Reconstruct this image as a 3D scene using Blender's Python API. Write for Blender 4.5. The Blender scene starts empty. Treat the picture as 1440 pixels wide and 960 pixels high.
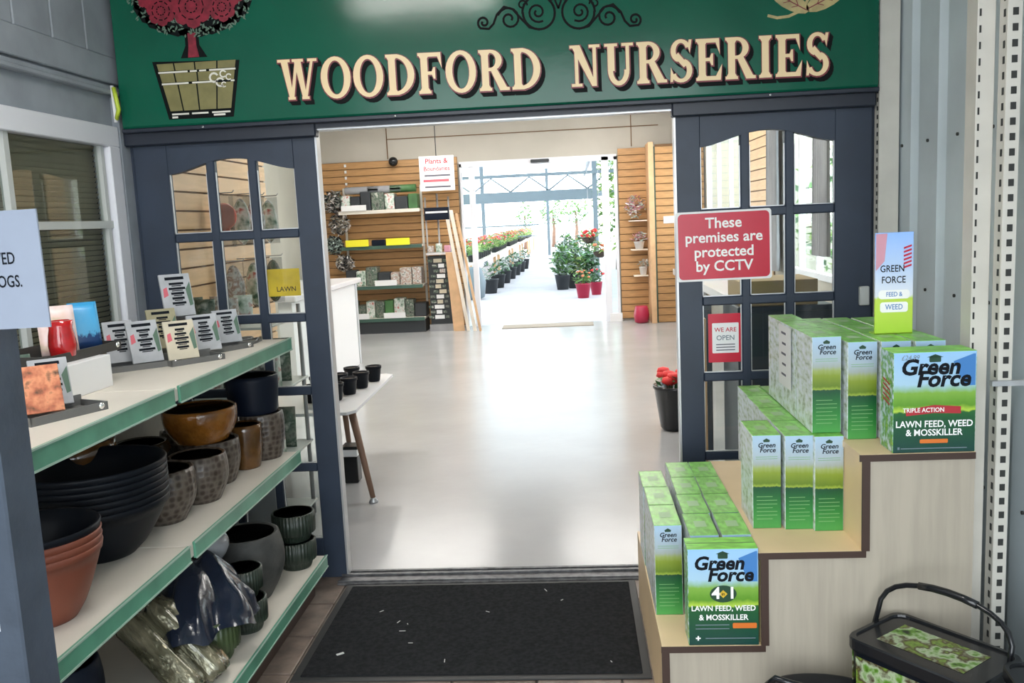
import bpy, math, random
from math import sin, cos, pi, radians as R
from mathutils import Matrix, Vector, Euler
random.seed(7)
SC = bpy.context.scene
COL = SC.collection

# ------------------------------------------------------------------ camera
cam_d = bpy.data.cameras.new('camera')
cam_o = bpy.data.objects.new('camera', cam_d); COL.objects.link(cam_o)
cam_d.sensor_width = 36.0
cam_d.lens = 36.0 * 1250.0 / 1440.0
cam_d.clip_start = 0.05; cam_d.clip_end = 400
YAW, PITCH, ROLL = -0.0712175, 0.1365985, -0.0472145
fw = Vector((sin(YAW)*cos(PITCH), cos(YAW)*cos(PITCH), -sin(PITCH)))
rt = Vector((cos(YAW), -sin(YAW), 0)); up = rt.cross(fw)
rt2 = rt*cos(ROLL) + up*sin(ROLL); up2 = -rt*sin(ROLL) + up*cos(ROLL)
cam_o.matrix_world = Matrix(((rt2.x, up2.x, -fw.x, 1.07817), (rt2.y, up2.y, -fw.y, -3.83294),
                             (rt2.z, up2.z, -fw.z, 1.58104), (0, 0, 0, 1)))
SC.camera = cam_o

# ------------------------------------------------------------------ world, light, exposure
SC.view_settings.view_transform = 'Standard'
SC.view_settings.look = 'None'
SC.view_settings.exposure = 1.22
SC.view_settings.gamma = 1.0
W = bpy.data.worlds.new('overcast'); SC.world = W; W.use_nodes = True
WN = W.node_tree.nodes; WN.clear()
wo = WN.new('ShaderNodeOutputWorld'); wb = WN.new('ShaderNodeBackground')
wb.inputs['Color'].default_value = (0.90, 0.96, 1.0, 1)
wb.inputs['Strength'].default_value = 3.0
W.node_tree.links.new(wb.outputs[0], wo.inputs[0])

def portal(loc, rot, sx, sy):
    l = bpy.data.lights.new('sky_portal', 'AREA'); l.shape = 'RECTANGLE'; l.size = sx; l.size_y = sy
    l.cycles.is_portal = True
    o = bpy.data.objects.new('sky_portal', l); COL.objects.link(o); o.location = loc; o.rotation_euler = rot
portal((0.64, 9.36, 1.2), (R(-90), 0, 0), 2.3, 2.4)
portal((0.8, -6.02, 1.5), (R(90), 0, 0), 3.4, 3.0)
portal((0.8, -5.35, 3.0), (0, 0, 0), 3.4, 1.3)

# ------------------------------------------------------------------ materials
def mat(name, col, rough=0.6, metal=0.0, var=0.0, scale=8.0, bump=0.0, bscale=60.0, spec=0.5, stretch=None,
        emit=None, coat=0.0, col2=None):
    m = bpy.data.materials.new(name); m.use_nodes = True
    nt = m.node_tree; N = nt.nodes; L = nt.links; b = N['Principled BSDF']
    b.inputs['Base Color'].default_value = (*col, 1)
    b.inputs['Roughness'].default_value = rough
    b.inputs['Metallic'].default_value = metal
    b.inputs['Specular IOR Level'].default_value = spec
    b.inputs['Coat Weight'].default_value = coat
    tc = N.new('ShaderNodeTexCoord'); mp = N.new('ShaderNodeMapping'); L.new(tc.outputs['Object'], mp.inputs[0])
    if stretch: mp.inputs['Scale'].default_value = stretch
    if var or col2:
        nz = N.new('ShaderNodeTexNoise'); nz.inputs['Scale'].default_value = scale; nz.inputs['Detail'].default_value = 6
        L.new(mp.outputs[0], nz.inputs[0])
        cr = N.new('ShaderNodeValToRGB'); L.new(nz.outputs[0], cr.inputs[0])
        c2 = col2 if col2 else tuple(min(1, c*(1+var)) for c in col)
        c1 = col if col2 else tuple(c*(1-var) for c in col)
        cr.color_ramp.elements[0].position = 0.35; cr.color_ramp.elements[1].position = 0.65
        cr.color_ramp.elements[0].color = (*c1, 1); cr.color_ramp.elements[1].color = (*c2, 1)
        L.new(cr.outputs[0], b.inputs['Base Color'])
    if bump:
        n2 = N.new('ShaderNodeTexNoise'); n2.inputs['Scale'].default_value = bscale; n2.inputs['Detail'].default_value = 4
        L.new(mp.outputs[0], n2.inputs[0])
        bp = N.new('ShaderNodeBump'); bp.inputs['Strength'].default_value = bump; bp.inputs['Distance'].default_value = 0.01
        L.new(n2.outputs[0], bp.inputs['Height']); L.new(bp.outputs[0], b.inputs['Normal'])
    if emit:
        b.inputs['Emission Color'].default_value = (*col, 1); b.inputs['Emission Strength'].default_value = emit
    return m

def glass_mat(name, tint, refl=1.0, rough=0.02):
    m = bpy.data.materials.new(name); m.use_nodes = True
    nt = m.node_tree; N = nt.nodes; L = nt.links; N.clear()
    o = N.new('ShaderNodeOutputMaterial'); t = N.new('ShaderNodeBsdfTransparent'); g = N.new('ShaderNodeBsdfGlossy')
    t.inputs[0].default_value = (*tint, 1); g.inputs['Roughness'].default_value = rough
    fr = N.new('ShaderNodeFresnel'); fr.inputs[0].default_value = 1.5
    mu = N.new('ShaderNodeMath'); mu.operation = 'MULTIPLY'; mu.inputs[1].default_value = refl
    mx = N.new('ShaderNodeMixShader'); L.new(fr.outputs[0], mu.inputs[0])
    ge = N.new('ShaderNodeNewGeometry'); iv = N.new('ShaderNodeMath'); iv.operation = 'SUBTRACT'; iv.inputs[0].default_value = 1.0; L.new(ge.outputs['Backfacing'], iv.inputs[1])
    m2 = N.new('ShaderNodeMath'); m2.operation = 'MULTIPLY'; L.new(mu.outputs[0], m2.inputs[0]); L.new(iv.outputs[0], m2.inputs[1]); L.new(m2.outputs[0], mx.inputs[0])
    L.new(t.outputs[0], mx.inputs[1]); L.new(g.outputs[0], mx.inputs[2]); L.new(mx.outputs[0], o.inputs[0])
    return m

def ramp_mat(name, stops, axis='Z', rough=0.35, top=None, side=None, noise=0.06, nscale=9.0):
    """printed card: colour bands up the pack in Generated space, another colour on its top and its flanks"""
    m = bpy.data.materials.new(name); m.use_nodes = True
    nt = m.node_tree; N = nt.nodes; L = nt.links; b = N['Principled BSDF']; b.inputs['Roughness'].default_value = rough
    tc = N.new('ShaderNodeTexCoord'); sp = N.new('ShaderNodeSeparateXYZ'); L.new(tc.outputs['Generated'], sp.inputs[0])
    nz = N.new('ShaderNodeTexNoise'); nz.inputs['Scale'].default_value = nscale; L.new(tc.outputs['Generated'], nz.inputs[0])
    ma = N.new('ShaderNodeMath'); ma.operation = 'MULTIPLY_ADD'; L.new(nz.outputs[0], ma.inputs[0])
    ma.inputs[1].default_value = noise*2; L.new(sp.outputs[axis], ma.inputs[2])
    sb = N.new('ShaderNodeMath'); sb.operation = 'SUBTRACT'; L.new(ma.outputs[0], sb.inputs[0]); sb.inputs[1].default_value = noise
    cr = N.new('ShaderNodeValToRGB'); L.new(sb.outputs[0], cr.inputs[0])
    e = cr.color_ramp.elements
    e[0].position = stops[0][0]; e[0].color = (*stops[0][1], 1); e[1].position = stops[-1][0]; e[1].color = (*stops[-1][1], 1)
    for p, c in stops[1:-1]:
        k = e.new(p); k.color = (*c, 1)
    out = cr.outputs[0]
    ge = N.new('ShaderNodeNewGeometry'); sn = N.new('ShaderNodeSeparateXYZ'); L.new(ge.outputs['Normal'], sn.inputs[0])
    if side:
        ab = N.new('ShaderNodeMath'); ab.operation = 'ABSOLUTE'; L.new(sn.outputs['X'], ab.inputs[0])
        gt = N.new('ShaderNodeMath'); gt.operation = 'GREATER_THAN'; gt.inputs[1].default_value = 0.7; L.new(ab.outputs[0], gt.inputs[0])
        n3 = N.new('ShaderNodeTexNoise'); n3.inputs['Scale'].default_value = 5; n3.inputs['Detail'].default_value = 3
        mp = N.new('ShaderNodeMapping'); mp.inputs['Scale'].default_value = (1, 1, 3); L.new(tc.outputs['Generated'], mp.inputs[0]); L.new(mp.outputs[0], n3.inputs[0])
        c3 = N.new('ShaderNodeValToRGB'); L.new(n3.outputs[0], c3.inputs[0]); q = c3.color_ramp.elements
        q[0].position = 0.34; q[0].color = (*side[0], 1); q[1].position = 0.62; q[1].color = (*side[1], 1)
        k = q.new(0.44); k.color = (*side[2], 1)
        mx = N.new('ShaderNodeMixRGB'); L.new(gt.outputs[0], mx.inputs[0]); L.new(out, mx.inputs[1]); L.new(c3.outputs[0], mx.inputs[2]); out = mx.outputs[0]
    if top:
        gt = N.new('ShaderNodeMath'); gt.operation = 'GREATER_THAN'; gt.inputs[1].default_value = 0.7; L.new(sn.outputs['Z'], gt.inputs[0])
        n4 = N.new('ShaderNodeTexNoise'); n4.inputs['Scale'].default_value = 4; L.new(tc.outputs['Generated'], n4.inputs[0])
        c4 = N.new('ShaderNodeValToRGB'); L.new(n4.outputs[0], c4.inputs[0]); q = c4.color_ramp.elements
        q[0].position = 0.4; q[0].color = (*top, 1); q[1].position = 0.65; q[1].color = (*[min(1, t*1.5) for t in top], 1)
        mx = N.new('ShaderNodeMixRGB'); L.new(gt.outputs[0], mx.inputs[0]); L.new(out, mx.inputs[1]); L.new(c4.outputs[0], mx.inputs[2]); out = mx.outputs[0]
    L.new(out, b.inputs['Base Color'])
    return m

def blotch_mat(name, cols, scale=18.0, rough=0.4, seed=0.0):
    m = bpy.data.materials.new(name); m.use_nodes = True
    nt = m.node_tree; N = nt.nodes; L = nt.links; b = N['Principled BSDF']; b.inputs['Roughness'].default_value = rough
    tc = N.new('ShaderNodeTexCoord'); mp = N.new('ShaderNodeMapping'); mp.inputs['Location'].default_value = (seed, seed*2, seed*3)
    L.new(tc.outputs['Object'], mp.inputs[0])
    nz = N.new('ShaderNodeTexNoise'); nz.inputs['Scale'].default_value = scale; nz.inputs['Detail'].default_value = 3; L.new(mp.outputs[0], nz.inputs[0])
    cr = N.new('ShaderNodeValToRGB'); L.new(nz.outputs[0], cr.inputs[0]); e = cr.color_ramp.elements
    n = len(cols); e[0].position = 0.3; e[0].color = (*cols[0], 1); e[1].position = 0.7; e[1].color = (*cols[-1], 1)
    for i in range(1, n-1):
        k = e.new(0.3 + 0.4*i/(n-1)); k.color = (*cols[i], 1)
    L.new(cr.outputs[0], b.inputs['Base Color'])
    return m

def cell_mat(name, base, cell, scale, rough=0.3, bump=0.6):
    m = bpy.data.materials.new(name); m.use_nodes = True
    nt = m.node_tree; N = nt.nodes; L = nt.links; b = N['Principled BSDF']; b.inputs['Roughness'].default_value = rough
    tc = N.new('ShaderNodeTexCoord'); vo = N.new('ShaderNodeTexVoronoi'); vo.inputs['Scale'].default_value = scale
    vo.inputs['Randomness'].default_value = 0.35; L.new(tc.outputs['Object'], vo.inputs[0])
    cr = N.new('ShaderNodeValToRGB'); L.new(vo.outputs['Distance'], cr.inputs[0])
    cr.color_ramp.elements[0].position = 0.25; cr.color_ramp.elements[0].color = (*cell, 1)
    cr.color_ramp.elements[1].position = 0.6; cr.color_ramp.elements[1].color = (*base, 1)
    L.new(cr.outputs[0], b.inputs['Base Color'])
    bp = N.new('ShaderNodeBump'); bp.inputs['Strength'].default_value = bump; bp.inputs['Distance'].default_value = 0.006
    L.new(vo.outputs['Distance'], bp.inputs['Height']); L.new(bp.outputs[0], b.inputs['Normal'])
    return m

M = dict(
    navy=mat('navy_paint', (0.022, 0.034, 0.058), 0.45, var=0.12, scale=5, bump=0.05, bscale=30),
    navy_dark=mat('dark_navy_beam', (0.012, 0.017, 0.03), 0.4),
    sign_green=mat('gloss_green_paint', (0.006, 0.095, 0.055), 0.15, var=0.15, scale=1.5, bump=0.04, bscale=14, spec=0.32),
    cream=mat('cream_letter', (0.86, 0.66, 0.38), 0.4), maroon=mat('maroon_outline', (0.18, 0.02, 0.03), 0.4),
    black_paint=mat('black_paint', (0.004, 0.006, 0.006), 0.6, spec=0.12), red_paint=mat('painted_red', (0.22, 0.012, 0.028), 0.35, var=0.3, scale=40),
    olive=mat('painted_olive', (0.20, 0.18, 0.065), 0.4, var=0.12, scale=20), white_paint=mat('painted_white', (0.72, 0.70, 0.62), 0.4),
    leafgreen=mat('painted_leaf', (0.10, 0.17, 0.12), 0.4), goldleaf=mat('painted_gold', (0.42, 0.34, 0.15), 0.4, var=0.2, scale=20),
    grey_clad=mat('grey_cladding', (0.30, 0.33, 0.365), 0.6, var=0.10, scale=6, bump=0.15, bscale=20),
    blue_clad=mat('blue_grey_sheet', (0.60, 0.68, 0.72), 0.45, var=0.07, scale=3, bump=0.04, bscale=10),
    white_frame=mat('white_window_frame', (0.78, 0.79, 0.84), 0.35), upvc=mat('grey_white_bar', (0.52, 0.54, 0.52), 0.35),
    steel_cream=mat('cream_steel', (0.60, 0.58, 0.52), 0.4, var=0.05), slot=mat('slot_dark', (0.03, 0.032, 0.03), 0.8),
    slot_face=mat('slot_pale', (0.80, 0.79, 0.72), 0.4),
    alu=mat('aluminium', (0.55, 0.56, 0.57), 0.35, metal=0.7), track=mat('threshold_metal', (0.10, 0.10, 0.105), 0.45, metal=0.4, var=0.4, scale=30),
    shop_floor=mat('pale_vinyl', (0.42, 0.418, 0.42), 0.20, var=0.05, scale=1.5, bump=0.10, bscale=9),
    plaster=mat('cream_wall_board', (0.50, 0.47, 0.41), 0.8, var=0.04, scale=2), ceiling=mat('ceiling_board', (0.6, 0.6, 0.58), 0.9),
    slat=mat('oak_slat', (0.47, 0.26, 0.105), 0.45, var=0.14, scale=4, stretch=(1, 1, 12)), slat_dark=mat('groove_shadow', (0.16, 0.085, 0.035), 0.7),
    slat_pale=mat('maple_slat', (0.72, 0.47, 0.26), 0.45, var=0.08, scale=4, stretch=(1, 1, 12)),
    tile=mat('brown_slate_tile', (0.115, 0.085, 0.07), 0.5, col2=(0.24, 0.185, 0.15), scale=9, bump=0.3, bscale=25), grout=mat('grout', (0.28, 0.25, 0.22), 0.9),
    mat_pile=mat('charcoal_carpet', (0.024, 0.025, 0.027), 1.0, var=0.25, scale=60, bump=0.8, bscale=350, spec=0.1), mat_rubber=mat('black_rubber', (0.018, 0.019, 0.020), 0.6),
    lint=mat('white_lint', (0.6, 0.6, 0.58), 0.9),
    shelf=mat('cream_shelf', (0.70, 0.65, 0.57), 0.45, var=0.04, scale=5), shelf_rear=mat('shelf_back', (0.34, 0.32, 0.28), 0.6, var=0.08),  # back panel is a greyer, darker beige than the shelves
    green_strip=mat('green_price_strip', (0.10, 0.30, 0.20), 0.35, var=0.15, scale=8), green_edge=mat('pale_green_edge', (0.36, 0.50, 0.42), 0.35),
    ply=mat('pale_ply_face', (0.40, 0.355, 0.285), 0.5, var=0.07, scale=5, stretch=(8, 8, 0.6)), ply_tread=mat('pine_tread', (0.80, 0.60, 0.36), 0.45, var=0.05, scale=4),
    ply_edge=mat('brown_edging', (0.045, 0.023, 0.016), 0.5),
    terracotta=mat('terracotta_plastic', (0.20, 0.055, 0.030), 0.5, var=0.05), blackplastic=mat('black_plastic', (0.005, 0.007, 0.011), 0.45, spec=0.18),
    blackgloss=mat('black_gloss', (0.010, 0.011, 0.013), 0.2), navy_plastic=mat('navy_plastic', (0.005, 0.009, 0.020), 0.45, spec=0.2),
    hammered=cell_mat('hammered_glaze', (0.12, 0.098, 0.08), (0.035, 0.022, 0.016), 46, 0.32), glaze_in=mat('glaze_inside', (0.045, 0.038, 0.034), 0.35),
    amber=mat('amber_glaze', (0.20, 0.075, 0.012), 0.15, var=0.35, scale=14, bump=0.4, bscale=40, coat=0.4), amber_dark=mat('dark_amber_glaze', (0.10, 0.045, 0.012), 0.15, var=0.4, scale=14, coat=0.4),
    darkglaze=mat('dark_green_glaze', (0.015, 0.014, 0.011), 0.08, bump=0.5, bscale=30, coat=0.5), concrete=mat('charcoal_concrete', (0.035, 0.036, 0.035), 0.7, col2=(0.075, 0.075, 0.070), scale=12, bump=0.2),
    ribgreen=mat('green_ribbed_glaze', (0.050, 0.075, 0.030), 0.35, var=0.25, scale=10), ribdark=mat('dark_ribbed_glaze', (0.020, 0.030, 0.022), 0.35, var=0.2, scale=10),
    bagblue=mat('navy_polythene', (0.010, 0.016, 0.032), 0.22, bump=0.8, bscale=12, coat=0.4), cello=mat('olive_cellophane', (0.07, 0.07, 0.04), 0.16, col2=(0.34, 0.32, 0.22), scale=24, bump=1.0, bscale=55, stretch=(1, 1, 0.35), coat=1.0, metal=0.55),
    clearbag=mat('grey_clear_bag', (0.30, 0.31, 0.33), 0.15, bump=0.8, bscale=14, coat=0.6),
    cardgrey=mat('grey_card', (0.42, 0.43, 0.45), 0.45, var=0.08, scale=20), cardcream=mat('cream_card', (0.56, 0.50, 0.38), 0.45, var=0.06, scale=20), cardolive=mat('olive_card', (0.34, 0.31, 0.19), 0.5, var=0.1, scale=20),
    ink=mat('ink', (0.006, 0.008, 0.012), 0.7, spec=0.15), inkgrey=mat('grey_ink', (0.10, 0.10, 0.13), 0.6), pink=mat('pink_print', (0.60, 0.12, 0.15), 0.5),
    tray=mat('grey_tray', (0.14, 0.14, 0.135), 0.4), tray_dark=mat('dark_tray', (0.04, 0.038, 0.035), 0.4), chrome=mat('bright_button', (0.8, 0.8, 0.8), 0.15, metal=0.9),
    paper=mat('white_card', (0.80, 0.80, 0.80), 0.5), laminate=mat('laminated_paper', (0.30, 0.34, 0.42), 0.25, var=0.03),
    whiteprint=mat('white_print', (0.88, 0.88, 0.86), 0.45), redsign=mat('red_sign', (0.55, 0.012, 0.04), 0.3, var=0.05), redband=mat('red_band', (0.40, 0.02, 0.03), 0.4), orange=mat('orange_band', (0.65, 0.16, 0.02), 0.4),
    darkgreenprint=mat('dark_green_print', (0.008, 0.05, 0.022), 0.4), blueprint=mat('blue_print', (0.05, 0.20, 0.50), 0.4), yellow=mat('yellow_card', (0.85, 0.78, 0.03), 0.5), gold=mat('gold_label', (0.70, 0.46, 0.03), 0.4, var=0.2, scale=9),
    wood_leg=mat('brown_table_leg', (0.20, 0.115, 0.075), 0.5, var=0.1), tabletop=mat('white_table_top', (0.66, 0.67, 0.68), 0.3), counter=mat('white_counter', (0.80, 0.80, 0.80), 0.4), counter_top=mat('counter_top', (0.62, 0.60, 0.60), 0.35),
    board=mat('raw_board', (0.64, 0.40, 0.22), 0.6, var=0.1), board_pale=mat('pale_board', (0.78, 0.70, 0.60), 0.6, var=0.06),
    concrete_out=mat('outdoor_paving', (0.50, 0.48, 0.50), 0.7, var=0.06, scale=2), steel_blue=mat('blue_grey_steel', (0.17, 0.22, 0.25), 0.5), soil=mat('soil', (0.05, 0.035, 0.025), 0.9),
    leaf1=mat('leaf_mid', (0.12, 0.26, 0.06), 0.5, var=0.4, scale=3), leaf2=mat('leaf_dark', (0.06, 0.16, 0.055), 0.5, var=0.4, scale=3), leaf3=mat('leaf_pale', (0.34, 0.46, 0.14), 0.5, var=0.3, scale=3), leaf4=mat('leaf_silver', (0.36, 0.44, 0.40), 0.5, var=0.2, scale=3),
    flower_red=mat('petal_red', (0.70, 0.03, 0.03), 0.5), flower_orange=mat('petal_orange', (0.75, 0.22, 0.10), 0.5), flower_white=mat('petal_white', (0.65, 0.62, 0.60), 0.6), flower_pink=mat('petal_pink', (0.62, 0.30, 0.38), 0.6),
    redpot=mat('red_pot', (0.42, 0.02, 0.06), 0.3), darkmisc=mat('dark_stock', (0.03, 0.035, 0.04), 0.5), dkgreenmetal=mat('dark_green_shelf', (0.05, 0.11, 0.085), 0.45),
    blind=mat('beige_blind', (0.62, 0.53, 0.38), 0.6, var=0.12, scale=3, stretch=(1, 1, 0.4)), blind_back=mat('window_back', (0.12, 0.10, 0.075), 0.8),
    cabinet=mat('dark_cabinet', (0.055, 0.07, 0.09), 0.35), cardboard=mat('cardboard', (0.42, 0.31, 0.17), 0.7), curtain=mat('grey_curtain', (0.36, 0.36, 0.38), 0.7, var=0.1, scale=4),
    glowtape=mat('lime_tape', (0.50, 0.62, 0.05), 0.4), wire=mat('wire_grey', (0.35, 0.35, 0.36), 0.4, metal=0.5),
    lampcase=mat('lamp_case', (0.75, 0.75, 0.75), 0.5),
    tube=mat('lit_tube', (1.0, 0.97, 0.92), 0.5, emit=14.5),
)
M['glass'] = glass_mat('door_glass', (0.93, 0.96, 0.95), 0.9)
M['winglass'] = glass_mat('window_glass', (0.85, 0.88, 0.86), 1.3)
M['film'] = glass_mat('clear_film', (0.80, 0.82, 0.84), 3.5, 0.12)
def srgb(r, g, b):
    f = lambda c: (c/255/12.92) if c/255 <= 0.04045 else ((c/255+0.055)/1.055)**2.4
    return (f(r), f(g), f(b))
STOPS = [(0.0, srgb(70, 150, 70)), (0.20, srgb(38, 122, 50)), (0.42, srgb(12, 78, 42)), (0.445, srgb(20, 70, 45)), (0.455, srgb(150, 172, 60)), (0.48, srgb(95, 122, 28)), (0.60, srgb(128, 148, 45)), (0.65, srgb(150, 165, 95)), (0.69, srgb(158, 168, 162)), (0.75, srgb(165, 180, 188)), (1.0, srgb(165, 195, 220))]
M['pack'] = ramp_mat('lawn_pack_print', STOPS, top=srgb(120, 182, 84), side=(srgb(150, 165, 140), srgb(225, 232, 240), srgb(200, 212, 200)), noise=0.02)
STOPS4 = [(0.0, srgb(10, 60, 55)), (0.34, srgb(22, 84, 45)), (0.40, srgb(30, 95, 40)), (0.415, srgb(175, 205, 70)), (0.47, srgb(90, 145, 35)), (0.60, srgb(125, 170, 65)), (0.68, srgb(165, 200, 220)), (1.0, srgb(150, 195, 235))]
M['pack4'] = ramp_mat('broad_pack_print', STOPS4, top=srgb(120, 190, 70), side=(srgb(150, 190, 80), srgb(205, 222, 232), srgb(90, 160, 70)), noise=0.03)
M['leaflet'] = ramp_mat('stand_card_print', [(0.0, srgb(170, 210, 60)), (0.35, srgb(190, 215, 80)), (0.38, srgb(220, 225, 235)), (0.7, srgb(180, 205, 240)), (0.98, srgb(150, 190, 250))], noise=0.03)
M['tubprint'] = blotch_mat('tub_print', [srgb(15, 30, 14), srgb(95, 140, 45), srgb(170, 185, 150), srgb(70, 50, 32), srgb(120, 150, 60), srgb(20, 35, 18)], 20)
M['food'] = blotch_mat('photo_print', [srgb(40, 60, 45), srgb(190, 110, 80), srgb(225, 150, 110), srgb(60, 50, 40)], 26)
M['petalpack'] = blotch_mat('floral_print', [srgb(175, 165, 120), srgb(225, 195, 185), srgb(235, 215, 212), srgb(225, 190, 180)], 14)
M['bluepack'] = ramp_mat('blue_pack_print', [(0.0, srgb(30, 60, 110)), (0.25, srgb(20, 60, 110)), (0.35, srgb(90, 170, 215)), (1.0, srgb(60, 160, 215))], noise=0.2)
M['stockA'] = blotch_mat('stock_print_a', [srgb(40, 45, 45), srgb(120, 125, 115), srgb(60, 85, 70), srgb(190, 190, 180)], 16, seed=1)
M['stockB'] = blotch_mat('stock_print_b', [srgb(90, 92, 90), srgb(200, 200, 195), srgb(150, 120, 105), srgb(220, 220, 222)], 22, seed=3)
M['stockC'] = blotch_mat('stock_print_c', [srgb(60, 100, 80), srgb(170, 185, 170), srgb(220, 225, 220), srgb(180, 90, 80)], 20, seed=5)
M['redfilm'] = mat('red_wax', (0.42, 0.01, 0.012), 0.15, var=0.3, scale=20, coat=0.6)
M['coral'] = mat('coral_print', (0.78, 0.16, 0.10), 0.4)

# ------------------------------------------------------------------ mesh helpers
class B:
    def __init__(s): s.v = []; s.f = []; s.m = []; s.sm = []
    def add(s, vs, fs, mi=0, smooth=False, T=None):
        o = len(s.v)
        if T is not None: vs = [tuple(T @ Vector(p)) for p in vs]
        s.v += [tuple(p) for p in vs]
        for f in fs: s.f.append(tuple(i+o for i in f)); s.m.append(mi); s.sm.append(smooth)
        return s
    def box(s, x0, x1, y0, y1, z0, z1, mi=0, T=None, bev=0.0):
        if bev <= 0:
            vs = [(x, y, z) for z in (z0, z1) for y in (y0, y1) for x in (x0, x1)]
            return s.add(vs, [(0, 2, 3, 1), (4, 5, 7, 6), (0, 1, 5, 4), (2, 6, 7, 3), (0, 4, 6, 2), (1, 3, 7, 5)], mi, False, T)
        b = bev; vs = []; idx = {}
        for i, sx in enumerate((0, 1)):
            for j, sy in enumerate((0, 1)):
                for k, sz in enumerate((0, 1)):
                    X = (x0, x1)[i]; Y = (y0, y1)[j]; Z = (z0, z1)[k]
                    dx = b if i == 0 else -b; dy = b if j == 0 else -b; dz = b if k == 0 else -b
                    for a, p in enumerate(((X, Y+dy, Z+dz), (X+dx, Y, Z+dz), (X+dx, Y+dy, Z))):
                        idx[(i, j, k, a)] = len(vs); vs.append(p)
        g = lambda *q: idx[q]; fs = []
        for i in (0, 1):
            q = [g(i, 0, 0, 0), g(i, 1, 0, 0), g(i, 1, 1, 0), g(i, 0, 1, 0)]; fs.append(q if i else q[::-1])
            q = [g(0, i, 0, 1), g(1, i, 0, 1), g(1, i, 1, 1), g(0, i, 1, 1)]; fs.append(q[::-1] if i else q)
            q = [g(0, 0, i, 2), g(1, 0, i, 2), g(1, 1, i, 2), g(0, 1, i, 2)]; fs.append(q if i else q[::-1])
        for i in (0, 1):
            for j in (0, 1):
                q = [g(i, j, 0, 0), g(i, j, 1, 0), g(i, j, 1, 1), g(i, j, 0, 1)]; fs.append(q if (i ^ j) else q[::-1])
                q = [g(i, 0, j, 0), g(i, 1, j, 0), g(i, 1, j, 2), g(i, 0, j, 2)]; fs.append(q[::-1] if (i ^ j) else q)
                q = [g(0, i, j, 1), g(1, i, j, 1), g(1, i, j, 2), g(0, i, j, 2)]; fs.append(q if (i ^ j) else q[::-1])
                for k in (0, 1):
                    q = [g(i, j, k, 0), g(i, j, k, 1), g(i, j, k, 2)]; fs.append(q if not (i ^ j ^ k) else q[::-1])
        return s.add(vs, fs, mi, False, T)
    def lathe(s, prof, n=32, mi=0, T=None, rib=0.0, ribn=0, smooth=True, ribrange=None, sy=1.0):
        vs = []
        for pi_, (r, z) in enumerate(prof):
            for i in range(n):
                a = 2*pi*i/n; rr = r
                if rib and (ribrange is None or ribrange[0] <= pi_ <= ribrange[1]): rr = r + rib*cos(ribn*a)
                vs.append((rr*cos(a), rr*sin(a)*sy, z))
        fs = []
        for k in range(len(prof)-1):
            for i in range(n):
                j = (i+1) % n
                fs.append((k*n+i, k*n+j, (k+1)*n+j, (k+1)*n+i))
        fs.append(tuple(range(n))[::-1]); fs.append(tuple((len(prof)-1)*n+i for i in range(n)))
        return s.add(vs, fs, mi, smooth, T)
    def tube(s, pts, r, n=8, mi=0, T=None, smooth=True):
        pts = [Vector(p) for p in pts]; vs = []; prev = None
        for i, p in enumerate(pts):
            d = (pts[min(i+1, len(pts)-1)] - pts[max(i-1, 0)]).normalized()
            u = prev if prev is not None else (Vector((0, 0, 1)) if abs(d.z) < 0.9 else Vector((1, 0, 0)))
            w = d.cross(u).normalized(); u = w.cross(d).normalized(); prev = u
            rr = r[i] if isinstance(r, (list, tuple)) else r
            for k in range(n):
                a = 2*pi*k/n; vs.append(tuple(p + (u*cos(a) + w*sin(a))*rr))
        fs = []
        for k in range(len(pts)-1):
            for i in range(n):
                j = (i+1) % n; fs.append((k*n+i, k*n+j, (k+1)*n+j, (k+1)*n+i))
        fs.append(tuple(range(n))[::-1]); fs.append(tuple((len(pts)-1)*n+i for i in range(n)))
        return s.add(vs, fs, mi, smooth, T)
    def prism(s, poly, a, b, plane='xz', mi=0, T=None):
        """poly in a plane, extruded along the third axis from a to b"""
        def P(q, d):
            return {'xz': (q[0], d, q[1]), 'yz': (d, q[0], q[1]), 'xy': (q[0], q[1], d)}[plane]
        n = len(poly); vs = [P(q, a) for q in poly] + [P(q, b) for q in poly]
        fs = [tuple(range(n)), tuple(range(2*n-1, n-1, -1))] + [(i, i+n, (i+1) % n+n, (i+1) % n) for i in range(n)]
        return s.add(vs, fs, mi, False, T)
    def flat(s, poly, y, mi=0, T=None):
        n = len(poly); A = sum(poly[i][0]*poly[(i+1) % n][1]-poly[(i+1) % n][0]*poly[i][1] for i in range(n))
        if A < 0: poly = poly[::-1]
        return s.add([(p[0], y, p[1]) for p in poly], [tuple(range(n))], mi, False, T)
    def mesh(s, name, mats):
        me = bpy.data.meshes.new(name); me.from_pydata(s.v, [], s.f)
        for m in (mats if isinstance(mats, (list, tuple)) else [mats]): me.materials.append(m)
        me.polygons.foreach_set('material_index', s.m); me.polygons.foreach_set('use_smooth', s.sm)
        me.update(); return me

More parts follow.
